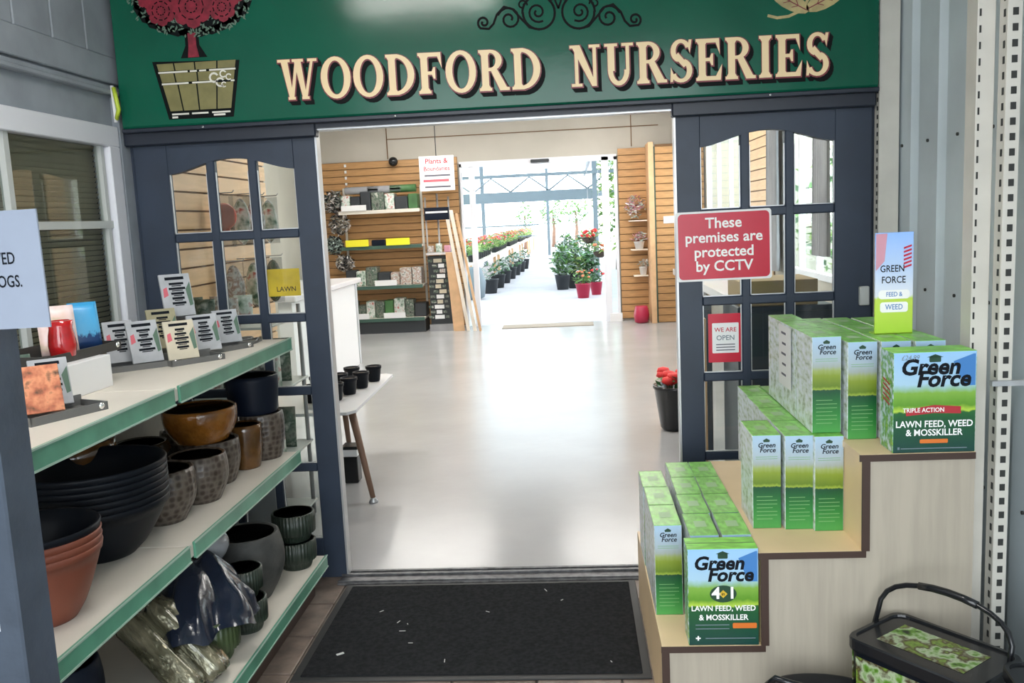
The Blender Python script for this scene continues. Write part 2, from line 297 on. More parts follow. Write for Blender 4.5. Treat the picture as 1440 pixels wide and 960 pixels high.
def link(name, me, parent=None, loc=(0, 0, 0), rot=(0, 0, 0), kind=None, label=None):
    o = bpy.data.objects.new(name, me); COL.objects.link(o)
    if parent: o.parent = parent
    o.location = loc; o.rotation_euler = rot
    if kind: o['kind'] = kind
    if label: o['label'] = label
    return o
def obj(name, b, mats, parent=None, **k): return link(name, b.mesh(name, mats), parent, **k)
def thing(name, label, cat, loc=(0, 0, 0), rz=0.0, group=None, rot=None):
    o = bpy.data.objects.new(name, None); COL.objects.link(o); o.empty_display_size = 0.1
    o.location = loc; o.rotation_euler = rot if rot else (0, 0, rz); o['label'] = label; o['category'] = cat
    if group: o['group'] = group
    return o
def tag(o, label, cat, group=None):
    o['label'] = label; o['category'] = cat
    if group: o['group'] = group
    return o
def copy_thing(src, loc, rz=None, label=None, group=None):
    c = src.copy(); COL.objects.link(c); c.location = loc
    if rz is not None: c.rotation_euler = (0, 0, rz)
    if label: c['label'] = label
    if group: c['group'] = group
    for ch in src.children:
        d = ch.copy(); COL.objects.link(d); d.parent = c
        for g in ch.children:
            e = g.copy(); COL.objects.link(e); e.parent = d
    return c
def struct(name, b, mats): return obj(name, b, mats, kind='structure')

_tc = {}
def text_mesh(s, size, mats, bold=0.0, shear=0.0, align='CENTER', sx=1.0, space=1.0, line=1.0):
    key = (s, size, mats.name, bold, shear, align, sx, space, line)
    if key in _tc: return _tc[key]
    cu = bpy.data.curves.new('lettering', 'FONT'); cu.body = s; cu.size = size; cu.offset = bold*size; cu.shear = shear
    cu.align_x = align; cu.align_y = 'CENTER'; cu.resolution_u = 3; cu.space_character = space; cu.space_line = line
    o = bpy.data.objects.new('lettering', cu); COL.objects.link(o)
    dg = bpy.context.evaluated_depsgraph_get(); dg.update()
    me = bpy.data.meshes.new_from_object(o.evaluated_get(dg))
    bpy.data.objects.remove(o)
    for v in me.vertices: v.co = Vector((v.co.x*sx, 0, v.co.y))
    me.materials.clear(); me.materials.append(mats); me.update()
    _tc[key] = me
    return me
def lettering(parent, s, size, m, x, y, z, name='lettering', rot=(0, 0, 0), **k):
    return link(name, text_mesh(s, size, m, **k), parent, loc=(x, y, z), rot=rot)

# ================================================================== SETTING
b = B(); b.box(-6, 8, 0.0, 9.55, -0.10, 0.0); struct('floor', b, M['shop_floor'])
b = B(); b.box(-3, 5, -8, -0.0, -0.12, -0.012)
tf = struct('floor_porch', b, M['grout']); tf.name = 'floor_porch'
tile_meshes = []
for k in range(4):
    bb = B(); bb.box(-0.1445, 0.1445, -0.1445, 0.1445, -0.012, 0.0, bev=0.003)
    tile_meshes.append(bb.mesh('tile', M['tile']))
for i in range(12):
    for j in range(15):
        x = -0.72 + 0.295*i; y = -0.155 - 0.295*j
        if x > 2.45: continue
        o = link('tile', tile_meshes[(i*3+j) % 4], tf, loc=(x, y, -0.001+random.uniform(0, 0.0015)), rot=(0, 0, R(90)*((i+j) % 4)))
# shop room shell
b = B(); b.box(-6.0, -0.53, 9.5, 9.65, 0, 3.1); b.box(1.76, 8.0, 9.5, 9.65, 0, 3.1); b.box(-0.53, 1.76, 9.5, 9.65, 2.42, 3.1)
wb_ = struct('wall_back', b, M['plaster'])
b = B(); b.box(-1.6, -1.588, 9.488, 9.5, 2.55, 3.1); b.box(-1.6, 2.4, 9.488, 9.5, 2.83, 2.842); b.box(2.0, 2.012, 9.488, 9.5, 2.55, 3.1)
obj('panel_joint', b, M['slat_dark'], wb_)
b = B(); b.box(-3.0, -2.905, 2.2, 9.5, 0, 3.1); struct('wall_left', b, M['plaster'])
b = B(); b.box(-3.0, -0.97, 2.1, 2.2, 0, 3.1); struct('wall_left_return', b, M['plaster'])
b = B(); b.box(-1.05, -0.975, 0.0, 2.1, 0, 3.1); struct('wall_left_near', b, M['plaster'])
b = B(); b.box(3.0, 3.1, 0.0, 2.8, 0, 3.1); b.box(3.0, 3.1, 4.4, 6.3, 0, 3.1); b.box(3.0, 3.1, 8.9, 9.5, 0, 3.1)
b.box(3.0, 3.1, 2.8, 4.4, 0, 1.0); b.box(3.0, 3.1, 2.8, 4.4, 2.45, 3.1); b.box(3.0, 3.1, 6.3, 8.9, 0, 1.35); b.box(3.0, 3.1, 6.3, 8.9, 2.5, 3.1)
struct('wall_right', b, M['plaster'])
b = B(); b.box(-3.0, 3.1, 0.0, 9.65, 3.1, 3.2); struct('ceiling', b, M['ceiling'])
# wall over the shop doors, behind the sign
b = B(); b.box(-1.05, 3.1, 0.0, 0.10, 2.04, 3.1); b.box(2.33, 3.1, 0.0, 0.10, 0, 2.04); b.box(-1.05, -0.80, 0.0, 0.10, 0, 2.04)
struct('wall_front', b, M['navy'])
# unseen porch roof, added to hold off the overhead sky light
b = B(); b.box(-1.0, 2.6, -4.7, 0.0, 2.95, 3.05); struct('ceiling_porch_added', b, M['ceiling'])

# porch left wall: boards, trims, window
XW = -0.85
b = B(); b.box(XW-0.1, XW, -6.0, 0.0, 0, 0.95); b.box(XW-0.1, XW, -6.0, 0.0, 2.02, 2.95); b.box(XW-0.1, XW, -0.075, 0.0, 0.95, 2.02); b.box(XW-0.1, XW, -6.0, -2.1, 0.95, 2.02)
wl = struct('wall_left_porch', b, M['grey_clad'])
for k in range(22):
    bb = B(); y1 = -0.012 - 0.24*k; bb.box(XW, XW+0.016, y1-0.232, y1, 2.335, 2.95, bev=0.004)
    obj('board', bb, M['grey_clad'], wl)
b = B(); b.box(XW, XW+0.022, -6.0, -0.02, 2.225, 2.335, bev=0.004); struct('trim_1', b, M['grey_clad'])
b = B(); b.box(XW, XW+0.035, -6.0, -0.02, 2.175, 2.195, bev=0.005); b.box(XW, XW+0.02, -6.0, -0.02, 2.195, 2.215, bev=0.004); struct('trim_2', b, M['grey_clad'])
b = B(); b.box(XW, XW+0.03, -0.075, -0.0, 0.9, 2.17); struct('trim_3', b, M['grey_clad'])
b = B()
Y0, Y1, Z0, Z1 = -2.0, -0.09, 1.0, 2.045
fwid = 0.085
b.box(XW-0.02, XW+0.03, Y0, Y1, Z1-fwid, Z1, bev=0.004); b.box(XW-0.02, XW+0.03, Y0, Y1, Z0, Z0+0.06, bev=0.004)
b.box(XW-0.02, XW+0.03, Y1-fwid, Y1, Z0+0.06, Z1-fwid, bev=0.004); b.box(XW-0.02, XW+0.03, Y0, Y0+fwid, Z0+0.06, Z1-fwid, bev=0.004)
w1 = struct('window_1', b, M['white_frame'])
b = B(); b.box(XW-0.015, XW+0.012, Y0+fwid, Y1-fwid, 1.622, 1.652); obj('transom', b, M['upvc'], w1)
for yy in (-0.845, -1.45):
    b = B(); b.box(XW-0.015, XW+0.014, yy-0.014, yy+0.014, Z0+0.06, Z1-fwid); obj('mullion', b, M['upvc'], w1)
b = B(); b.box(XW-0.02, XW+0.008, Y1-fwid-0.035, Y1-fwid-0.012, Z0+0.06, Z1-fwid); obj('inner_frame', b, M['upvc'], w1)
for y0, y1 in ((-0.831, Y1-fwid), (-1.436, -0.859), (Y0+fwid, -1.464)):
    for z0, z1 in ((1.06, 1.622), (1.652, Z1-fwid)):
        b = B(); b.box(XW-0.012, XW-0.008, y0, y1, z0, z1); obj('pane', b, M['winglass'], w1)
bl = B()
for k in range(44):
    z = 1.04 + k*0.0215
    bl.add([(XW-0.06, -1.95, z), (XW-0.045, -1.95, z+0.019), (XW-0.045, -0.16, z+0.019), (XW-0.06, -0.16, z)], [(0, 1, 2, 3)])
tag(obj('window_blind', bl, M['blind'], kind='stuff'), 'beige slatted blind behind the window in the grey wall', 'blind')
b = B(); b.box(XW-0.12, XW-0.10, -2.0, -0.05, 0.9, 2.1); struct('window_back', b, M['blind_back']).name = 'trim_4'

# porch right wall : corrugated sheet
def corr_poly():
    pts = []; y = 0.0
    while y > -6.0:
        pts += [(y, 0.0), (y-0.165, 0.0), (y-0.19, -0.022), (y-0.235, -0.022)]
        y -= 0.26
    return pts
pp = corr_poly(); b = B(); vs = []; fs = []
for (y, dx) in pp: vs += [(2.425+dx*-1, y, 0.0), (2.425+dx*-1, y, 2.95)]
for i in range(len(pp)-1): fs.append((2*i, 2*i+1, 2*i+3, 2*i+2))
b.add(vs, fs)
b.box(2.46, 2.5, -6.0, 0.0, 0, 2.95)
wr = struct('wall_right_porch', b, M['blue_clad'])
b = B()
for z in (0.62, 1.24, 1.8, 2.4):
    for k in range(8): b.lathe([(0.006, -0.003), (0.006, 0.003)], 8, T=Matrix.Translation((2.422, -0.08-0.26*k, z)) @ Matrix.Rotation(pi/2, 4, 'Y'))
obj('screw', b, M['slot'], wr, kind='stuff')

# white cover post in the corner, with slotted edge
def slotted(name, x0, x1, y0, y1, z0, z1, face, pitch, sw, sh, label, cat='upright', edge=True, dbl=False):
    t = thing(name, label, cat, (0, 0, 0)); bb = B()
    bb.box(x0, x1, y0, y1, z0, z1, bev=0.002); obj('column', bb, M['steel_cream'], t)
    sb = B(); n = int((z1-z0)/pitch)
    for k in range(n):
        z = z0 + pitch*(k+0.5)
        if face: sb.box(face[0], face[1], y0-0.0015, y0+0.004, z-sh/2, z+sh/2)
        if edge: sb.box(x0-0.0015, x0+0.004, y0+0.012, y0+0.012+sw, z-sh/2, z+sh/2)
    obj('slot', sb, M['slot'], t, kind='stuff')
    return t
slotted('cover_post', 2.335, 2.415, -0.07, -0.012, 0.0, 2.95, None, 0.034, 0.014, 0.017, 'cream slotted metal post in the corner right of the right door', edge=True)
slotted('slotted_upright', 2.238, 2.288, -1.16, -1.09, 0.0, 2.95, (2.243, 2.248), 0.045, 0.02, 0.020, 'cream slotted upright nearest the stacked boxes on the right wall', edge=False)
slotted('slotted_upright', 2.292, 2.332, -1.22, -1.17, 0.0, 2.95, (2.305, 2.320), 0.042, 0.010, 0.020, 'cream upright with a column of square slots, rightmost in view', edge=True)
b = B(); b.box(2.27, 2.40, -1.235, -1.215, 1.04, 1.055); b.box(2.36, 2.50, -1.30, -1.285, 1.035, 1.05)
tag(obj('rail', b, M['alu']), 'short grey metal rail across the slotted uprights', 'rail')

# ------------------------------------------------------------------ shop doors
def shop_door(name, x0, x1, mirror):
    zt, zb = 1.99, 0.0
    st = 0.15; gx0, gx1 = x0+st, x1-0.10
    if mirror: gx0, gx1 = x0+0.10, x1-0.15
    gb = 0.185
    zc = [gb, 0.518, 0.868, 1.196, 1.565]                 # bar centres (top of each row)
    bw = 0.019
    yf, yb = -0.022, 0.018
    N = 18
    def arch(u):                                         # bottom of the arched rail
        return 1.838 + 0.040*max(0.0, (1-abs(2*u-1)*1.0))**0.8*1.0 if False else 1.84 + 0.058*(0.5-0.5*cos(2*pi*min(max(u, 0), 1)))**0.8
    fb = B()
    fb.box(x0, gx0, yf, yb, zb, zt, bev=0.003); fb.box(gx1, x1, yf, yb, zb, zt, bev=0.003)
    fb.box(gx0, gx1, yf, yb, zb, gb, bev=0.003)
    for k in range(N):
        u0, u1 = k/N, (k+1)/N; a, c = gx0+(gx1-gx0)*u0, gx0+(gx1-gx0)*u1
        fb.prism([(a, arch(u0)), (c, arch(u1)), (c, zt), (a, zt)], yf, yb)
    root = struct(name, fb, M['navy'])
    w3 = (gx1-gx0)/3
    for k in (1, 2):
        bb = B(); xc = gx0+w3*k; bb.box(xc-bw, xc+bw, yf+0.003, yb, gb, arch(k/3)+0.01, bev=0.005); obj('glazing_bar', bb, M['navy'], root)
    for z in zc[1:]:
        bb = B(); bb.box(gx0, gx1, yf+0.004, yb, z-bw, z+bw, bev=0.005); obj('glazing_bar', bb, M['navy'], root)
    bounds = zc + [None]
    for r in range(5):
        for c in range(3):
            a = gx0+w3*c+(bw if c else 0); d = gx0+w3*(c+1)-(bw if c < 2 else 0)
            lo = zc[r]+(bw if r else 0)
            bb = B()
            if r < 4: bb.box(a, d, -0.002, 0.002, lo, zc[r+1]-bw)
            else:
                top = [(a+(d-a)*q/6, arch((a+(d-a)*q/6-gx0)/(gx1-gx0))) for q in range(6, -1, -1)]
                bb.prism([(a, lo), (d, lo)]+top, -0.002, 0.002)
            obj('pane', bb, M['glass'], root)
            # pale glazing bead round each pane
            bd = B(); zz = zc[r+1]-bw if r < 4 else 1.84
            bd.box(a, a+0.004, -0.012, -0.006, lo, zz); bd.box(d-0.004, d, -0.012, -0.006, lo, zz); bd.box(a, d, -0.012, -0.006, lo, lo+0.004)
            obj('glazing_bead', bd, M['alu'], root)
    return root
shop_door('door_1', -0.80, 0.004, False)
shop_door('door_2', 1.527, 2.325, True)
b = B(); b.box(0.004, 0.012, -0.026, 0.03, 0.012, 2.0); struct('trim_5', b, M['alu'])
b = B(); b.box(1.519, 1.527, -0.026, 0.03, 0.012, 2.0); struct('trim_6', b, M['alu'])
b = B(); b.box(-0.82, 0.02, -0.055, 0.0, 1.965, 2.04, bev=0.006); b.box(1.51, 2.33, -0.055, 0.0, 1.965, 2.04, bev=0.006); b.box(0.02, 1.51, -0.05, 0.05, 2.0, 2.04)
struct('trim_7', b, M['navy_dark'])
b = B(); b.box(0.01, 1.52, -0.03, 0.04, 1.993, 2.0); struct('trim_8', b, M['alu'])
b = B(); b.box(-0.02, 1.60, -0.115, 0.03, -0.004, 0.008, bev=0.002); b.box(-0.02, 1.60, -0.10, -0.085, 0.008, 0.014); b.box(-0.02, 1.60, -0.03, -0.012, 0.008, 0.016); b.box(-0.02, 1.60, 0.012, 0.03, 0.008, 0.014)
struct('trim_9', b, M['track'])
# small white latch at the right of the right door
b = B(); b.box(2.272, 2.312, -0.045, -0.022, 1.155, 1.235, bev=0.004); tag(obj('door_latch', b, M['upvc']), 'small white latch box on the outer edge of the right door', 'latch')

# ------------------------------------------------------------------ the green fascia sign
SY = -0.085
sg = thing('shop_sign', 'large glossy green fascia board reading WOODFORD NURSERIES above the doors', 'sign', (0, 0, 0))
b = B(); b.prism([(SY, 2.045), (SY, 3.0), (-0.005, 3.0), (-0.005, 2.03), (SY+0.012, 2.03)], -0.80, 2.325, plane='yz')
obj('sign_board', b, M['sign_green'], sg)
b = B(); b.box(-0.805, 2.33, SY-0.004, SY+0.04, 2.018, 2.036, bev=0.003); obj('bottom_edge', b, M['navy_dark'], sg)
# serif capitals drawn as convex pieces, cap height 1
def rect(x0, y0, x1, y1): return [(x0, y0), (x1, y0), (x1, y1), (x0, y1)]
def arcp(cx, cy, rx, ry, a0, a1, wx, wy, n=10):
    out = []
    for i in range(n):
        t0 = R(a0+(a1-a0)*i/n); t1 = R(a0+(a1-a0)*(i+1)/n)
        o0 = (cx+rx*cos(t0), cy+ry*sin(t0)); o1 = (cx+rx*cos(t1), cy+ry*sin(t1))
        i1 = (cx+(rx-wx)*cos(t1), cy+(ry-wy)*sin(t1)); i0 = (cx+(rx-wx)*cos(t0), cy+(ry-wy)*sin(t0))
        out.append([o0, o1, i1, i0])
    return out
def serif(xc, y, w, h=0.07): return [rect(xc-w/2, y if y < 0.5 else y-h, xc+w/2, y+h if y < 0.5 else y)]
def stem(x, w=0.2, sw=0.36):
    return [rect(x-w/2, 0, x+w/2, 1)] + serif(x, 0, sw) + serif(x, 1, sw) + [[(x-w/2-0.05, 0.07), (x+w/2+0.05, 0.07), (x+w/2, 0.14), (x-w/2, 0.14)], [(x-w/2-0.05, 0.93), (x+w/2+0.05, 0.93), (x+w/2, 0.86), (x-w/2, 0.86)]]
G = {}
G['I'] = (0.44, stem(0.22))
G['O'] = (0.92, arcp(0.46, 0.5, 0.45, 0.52, 0, 360, 0.2, 0.10, 28))
G['D'] = (0.90, stem(0.2) + arcp(0.30, 0.5, 0.56, 0.5, -90, 90, 0.2, 0.09, 16) + [rect(0.2, 0, 0.32, 0.09), rect(0.2, 0.91, 0.32, 1)])
G['F'] = (0.76, stem(0.2) + [rect(0.2, 0.9, 0.68, 1), [(0.72, 0.62), (0.70, 1.0), (0.58, 1.0), (0.60, 0.9)], rect(0.2, 0.46, 0.48, 0.54), [(0.47, 0.36), (0.52, 0.36), (0.52, 0.64), (0.47, 0.64), (0.42, 0.54), (0.42, 0.46)]])
G['E'] = (0.80, G['F'][1] + [rect(0.2, 0, 0.70, 0.1), [(0.78, 0.38), (0.60, 0.1), (0.60, 0.0), (0.74, 0.0)]])
G['R'] = (0.90, stem(0.2) + arcp(0.36, 0.74, 0.34, 0.26, -90, 90, 0.18, 0.08, 12) + [rect(0.2, 0.92, 0.37, 1), rect(0.2, 0.48, 0.37, 0.56), [(0.36, 0.5), (0.55, 0.52), (0.82, 0.08), (0.62, 0.0)], [(0.62, 0.0), (0.90, 0.0), (0.90, 0.07), (0.70, 0.1)]])
G['N'] = (0.94, [rect(0.16, 0, 0.26, 1), rect(0.70, 0, 0.80, 1), [(0.06, 1.0), (0.32, 1.0), (0.80, 0.0), (0.66, 0.0)]] + serif(0.21, 0, 0.32) + serif(0.17, 1, 0.30) + serif(0.75, 1, 0.32))
G['U'] = (0.92, [rect(0.14, 0.34, 0.34, 1), rect(0.68, 0.34, 0.78, 1)] + serif(0.24, 1, 0.38) + serif(0.73, 1, 0.34) + arcp(0.46, 0.36, 0.32, 0.38, 180, 360, 0.15, 0.11, 14))
G['W'] = (1.22, [[(0.10, 1), (0.31, 1), (0.44, 0.0), (0.32, 0)], [(0.55, 1), (0.63, 1), (0.44, 0.0), (0.34, 0.0)], [(0.50, 1), (0.71, 1), (0.84, 0.0), (0.72, 0)], [(1.02, 1), (1.10, 1), (0.84, 0.0), (0.75, 0.0)]] + serif(0.2, 1, 0.38) + serif(0.62, 1, 0.34) + serif(1.06, 1, 0.28) + serif(0.38, 0, 0.22) + serif(0.80, 0, 0.22))
G['S'] = (0.72, arcp(0.36, 0.74, 0.30, 0.28, 20, 250, 0.15, 0.09, 14) + arcp(0.36, 0.27, 0.33, 0.29, -160, 70, 0.16, 0.09, 14) + [[(0.16, 0.60), (0.28, 0.70), (0.56, 0.42), (0.44, 0.34)], [(0.62, 0.68), (0.68, 1.0), (0.60, 1.0), (0.56, 0.86)], [(0.04, 0.0), (0.11, 0.0), (0.15, 0.14), (0.06, 0.36)]])
def grow(poly, d):
    n = len(poly); A = sum(poly[i][0]*poly[(i+1) % n][1]-poly[(i+1) % n][0]*poly[i][1] for i in range(n))
    if A < 0: poly = poly[::-1]
    if d == 0: return poly
    out = []
    for i in range(n):
        p0, p1, p2 = Vector(poly[i-1]), Vector(poly[i]), Vector(poly[(i+1) % n])
        e1 = (p1-p0); e2 = (p2-p1)
        if e1.length < 1e-6 or e2.length < 1e-6: out.append(tuple(p1)); continue
        e1.normalize(); e2.normalize(); n1 = Vector((e1.y, -e1.x)); n2 = Vector((e2.y, -e2.x)); s_ = n1+n2
        k = d/max(0.45, 1+n1.dot(n2)); out.append((p1.x+s_.x*k, p1.y+s_.y*k))
    return out
def word(bld, w, xa, za, xb, zb, h, dy, g=0.0, off=(0, 0)):
    tot = sum(G[c][0] for c in w)+0.06*(len(w)-1); k = (xb-xa)/tot; x = 0
    for c in w:
        for jj, p in enumerate(G[c][1]):
            q = [((px+x)*k, pz*h) for px, pz in p]
            q = grow(q, g)
            sl = (zb-za)/(xb-xa)
            q = [(xa+px+off[0], za+sl*px+pz+off[1]) for px, pz in q]
            bld.flat(q, dy-0.000016*jj)
        x += G[c][0]+0.06
WD = (('WOODFORD', -0.112, 2.117, 0.985, 2.104), ('NURSERIES', 1.098, 2.103, 2.135, 2.094))
for w, xa, za, xb, zb in WD:
    b = B()
    for k in range(5): word(b, w, xa, za, xb, zb, 0.163, SY-0.0004-0.0002*k, 0.004, (0.0034*k+0.002, -0.0042*k-0.002))
    obj('letter_shadow', b, M['black_paint'], sg)
    b = B(); word(b, w, xa, za, xb, zb, 0.163, SY-0.0020, 0.004, (0.0015, -0.002)); obj('letter_outline', b, M['maroon'], sg)
    b = B(); word(b, w, xa, za, xb, zb, 0.163, SY-0.0027, 0.0); obj('lettering', b, M['cream'], sg)
# painted tree in a slatted trough
b = B(); dy = SY-0.0006
b.flat([(-0.645, 2.303), (-0.27, 2.290), (-0.315, 2.062), (-0.595, 2.064)], dy)
b.flat([(-0.52, 2.31), (-0.495, 2.36), (-0.495, 2.42), (-0.435, 2.42), (-0.435, 2.36), (-0.405, 2.31)], dy)
for k in range(26):
    a = 2*pi*k/26; cx, cz = -0.45+0.205*cos(a), 2.55+0.115*sin(a)
    b.flat([(cx+0.055*cos(t*pi/4), cz+0.045*sin(t*pi/4)) for t in range(8)], dy)
b.flat([(-0.45+0.23*cos(t*pi/8), 2.55+0.125*sin(t*pi/8)) for t in range(16)], dy-0.0001)
obj('painted_outline', b, M['black_paint'], sg)
b = B()
rows = [(2.262, 2.292), (2.215, 2.252), (2.098, 2.205)]
def tx(z, u):                                            # trough width at height z
    t = (2.295-z)/(2.295-2.07); l = -0.630+0.048*t; r = -0.283-0.042*t
    return l+(r-l)*u
for zi, (z0, z1) in enumerate(rows):
    us = [0, 0.22, 0.48, 0.76, 1.0] if zi != 1 else [0, 0.2, 0.5, 1.0]
    for q in range(len(us)-1):
        b.flat([(tx(z0, us[q])+0.003, z0), (tx(z0, us[q+1])-0.003, z0), (tx(z1, us[q+1])-0.003, z1), (tx(z1, us[q])+0.003, z1)], SY-0.0012)
obj('painted_trough', b, M['olive'], sg)
b = B()
for z, us in ((2.257, (0, 0.38, 0.41, 0.5, 0.53, 0.62, 0.66, 1)), (2.210, (0, 0.37, 0.42, 0.72, 0.95, 1)), (2.085, (0.02, 0.30, 0.35, 0.62, 0.68, 0.98))):
    for q in range(0, len(us)-1, 2): b.flat([(tx(z, us[q]), z-0.004), (tx(z, us[q+1]), z-0.004), (tx(z, us[q+1]), z+0.003), (tx(z, us[q]), z+0.003)], SY-0.0014)
b.flat([(-0.58, 2.068), (-0.555, 2.068), (-0.555, 2.076), (-0.58, 2.076)], SY-0.0014); b.flat([(-0.40, 2.07), (-0.35, 2.07), (-0.35, 2.078), (-0.40, 2.078)], SY-0.0014)
for (x, z, r_) in ((-0.385, 2.225, 0.022), (-0.345, 2.238, 0.016), (-0.36, 2.205, 0.02), (-0.322, 2.225, 0.014), (-0.345, 2.195, 0.012)):
    for k in range(10):
        a0, a1 = 0.5+k*0.5, 0.5+(k+1)*0.5
        b.flat([(x+r_*cos(a0), z+r_*sin(a0)), (x+r_*cos(a1), z+r_*sin(a1)), (x+r_*.62*cos(a1), z+r_*.62*sin(a1)), (x+r_*.62*cos(a0), z+r_*.62*sin(a0))], SY-0.0016)
obj('painted_band', b, M['white_paint'], sg)
b = B(); b.flat([(-0.488, 2.312), (-0.482, 2.36), (-0.482, 2.41), (-0.448, 2.41), (-0.448, 2.36), (-0.440, 2.312)], SY-0.0012)
def petals(cx, cz, r_, n, dyy):
    dyy -= 0.0012
    for q in range(n):
        a = 2*pi*q/n+0.3
        px, pz = cx+r_*0.62*cos(a), cz+r_*0.62*sin(a)
        b.flat([(px+r_*0.40*cos(t*pi/4), pz+r_*0.40*sin(t*pi/4)) for t in range(8)], dyy-0.00003*q)
    b.flat([(cx+r_*0.36*cos(t*pi/4), cz+r_*0.36*sin(t*pi/4)) for t in range(8)], dyy-0.0004)
for cx, cz, r_ in ((-0.585, 2.505, 0.062), (-0.455, 2.515, 0.088), (-0.325, 2.505, 0.060), (-0.53, 2.62, 0.08), (-0.38, 2.62, 0.08), (-0.64, 2.56, 0.045), (-0.27, 2.555, 0.045)): petals(cx, cz, r_, 7, SY-0.0012)
obj('painted_rose', b, M['red_paint'], sg)
b = B()
for cx, cz, r_ in ((-0.585, 2.505, 0.04), (-0.455, 2.515, 0.055), (-0.325, 2.505, 0.04)):
    for ring in (0.5, 1.0):
        for q in range(10):
            a0 = q*2*pi/10; a1 = a0+0.42
            b.flat([(cx+r_*ring*cos(a0), cz+r_*ring*sin(a0)), (cx+r_*ring*cos(a1), cz+r_*ring*sin(a1)), (cx+(r_*ring-0.005)*cos(a1), cz+(r_*ring-0.005)*sin(a1)), (cx+(r_*ring-0.005)*cos(a0), cz+(r_*ring-0.005)*sin(a0))], SY-0.0034)
obj('petal_line', b, M['black_paint'], sg, kind='stuff')
b = B(); rr = random.Random(4)
for k in range(420):
    a = rr.uniform(0, 2*pi); q = rr.uniform(0.55, 1.08); cx, cz = -0.45+0.255*q*cos(a), 2.55+0.145*q*sin(a); t = rr.uniform(0, pi)
    l = rr.uniform(0.006, 0.012); b.flat([(cx-l*cos(t), cz-l*sin(t)), (cx+0.004*sin(t), cz-0.004*cos(t)), (cx+l*cos(t), cz+l*sin(t)), (cx-0.004*sin(t), cz+0.004*cos(t))], SY-0.0009-0.0000025*k)
obj('painted_leaf', b, M['leafgreen'], sg, kind='stuff')
# black scroll ornament
def ribbon(bld, pts, w, y):
    for i in range(len(pts)-1):
        p, q = Vector(pts[i]), Vector(pts[i+1]); d = (q-p)
        if d.length < 1e-6: continue
        d.normalize(); nn = Vector((-d.y, d.x))*w/2; e = d*w*0.25
        bld.flat([tuple(p-e+nn), tuple(p-e-nn), tuple(q+e-nn), tuple(q+e+nn)], y-0.000012*i)
def spiral(cx, cz, r0, r1, a0, a1, n=22):
    return [(cx+(r0+(r1-r0)*i/n)*cos(R(a0+(a1-a0)*i/n)), cz+(r0+(r1-r0)*i/n)*sin(R(a0+(a1-a0)*i/n))) for i in range(n+1)]
b = B(); oc = (1.062, 2.395)
for sgn in (1, -1):
    def mir(p): return [(oc[0]+sgn*(x), oc[1]+z-0.013*sgn*x/0.33) for x, z in p]
    ribbon(b, mir(spiral(0.080, 0.004, 0.066, 0.064, 0, 360, 30)), 0.0095, SY-0.001); ribbon(b, mir(spiral(0.085, 0.006, 0.040, 0.008, 240, 760)), 0.0085, SY-0.0011)
    ribbon(b, mir(spiral(0.20, -0.018, 0.048, 0.010, 20, 560)), 0.009, SY-0.0012)
    ribbon(b, mir(spiral(0.305, -0.030, 0.026, 0.006, -60, 380)), 0.009, SY-0.0014)
    ribbon(b, mir([(0.08, -0.062), (0.12, -0.052), (0.15, -0.02), (0.185, 0.02), (0.22, 0.03), (0.25, 0.0), (0.265, -0.035), (0.285, -0.055), (0.32, -0.052)]), 0.009, SY-0.0016)
    ribbon(b, mir(spiral(0.145, 0.035, 0.02, 0.005, 180, -220)), 0.007, SY-0.0018)
    ribbon(b, mir([(0.0, 0.02), (0.012, 0.05), (0.0, 0.075)]), 0.008, SY-0.002)
    ribbon(b, mir(spiral(0.03, 0.065, 0.016, 0.004, 180, 480)), 0.006, SY-0.0022)
obj('painted_scroll', b, M['black_paint'], sg, kind='stuff')
# gold leaf sprig at top right
b = B()
ribbon(b, [(1.895, 2.335), (1.93, 2.325), (1.975, 2.328), (2.01, 2.342), (2.035, 2.362), (2.055, 2.395), (2.06, 2.45)], 0.011, SY-0.001)
for cx, cz, a, l, w in ((1.98, 2.385, 150, 0.085, 0.032), (2.12, 2.385, 25, 0.085, 0.034), (2.02, 2.45, 115, 0.07, 0.03), (2.10, 2.46, 60, 0.07, 0.03)):
    a = R(a); b.flat([(cx+l*cos(t)*cos(a)-w*sin(t)*sin(a), cz+l*cos(t)*sin(a)+w*sin(t)*cos(a)) for t in [2*pi*i/14 for i in range(14)]], SY-0.0012)
obj('painted_leaf', b, M['goldleaf'], sg)
b = B()
for cx, cz, a, l in ((1.98, 2.385, 150, 0.075), (2.12, 2.385, 25, 0.075)):
    a = R(a); ribbon(b, [(cx-l*cos(a), cz-l*sin(a)), (cx+l*cos(a), cz+l*sin(a))], 0.004, SY-0.0016)
    for s_ in (-0.5, 0, 0.5):
        for t in (0.7, -0.7): ribbon(b, [(cx+l*s_*cos(a), cz+l*s_*sin(a)), (cx+l*s_*cos(a)+0.026*cos(a+t), cz+l*s_*sin(a)+0.026*sin(a+t))], 0.003, SY-0.0018)
obj('leaf_vein', b, M['maroon'], sg)
b = B()
for x in (-0.45, 0.37, 1.9): b.lathe([(0.005, 0), (0.005, 0.004)], 8, T=Matrix.Translation((x, SY-0.004, 2.027)) @ Matrix.Rotation(pi/2, 4, 'X'))
obj('screw', b, M['chrome'], sg)
b = B(); b.tube([(-0.80, -0.13, 2.20), (-0.79, -0.14, 2.16), (-0.785, -0.135, 2.11), (-0.80, -0.13, 2.075), (-0.81, -0.12, 2.10)], 0.009, 8); b.tube([(-0.81, -0.125, 2.21), (-0.805, -0.13, 2.06)], 0.008, 6, mi=1)
tag(obj('cable_tie', b, [M['glowtape'], M['paper']]), 'lime yellow tape loop at the left end of the green sign', 'tape')

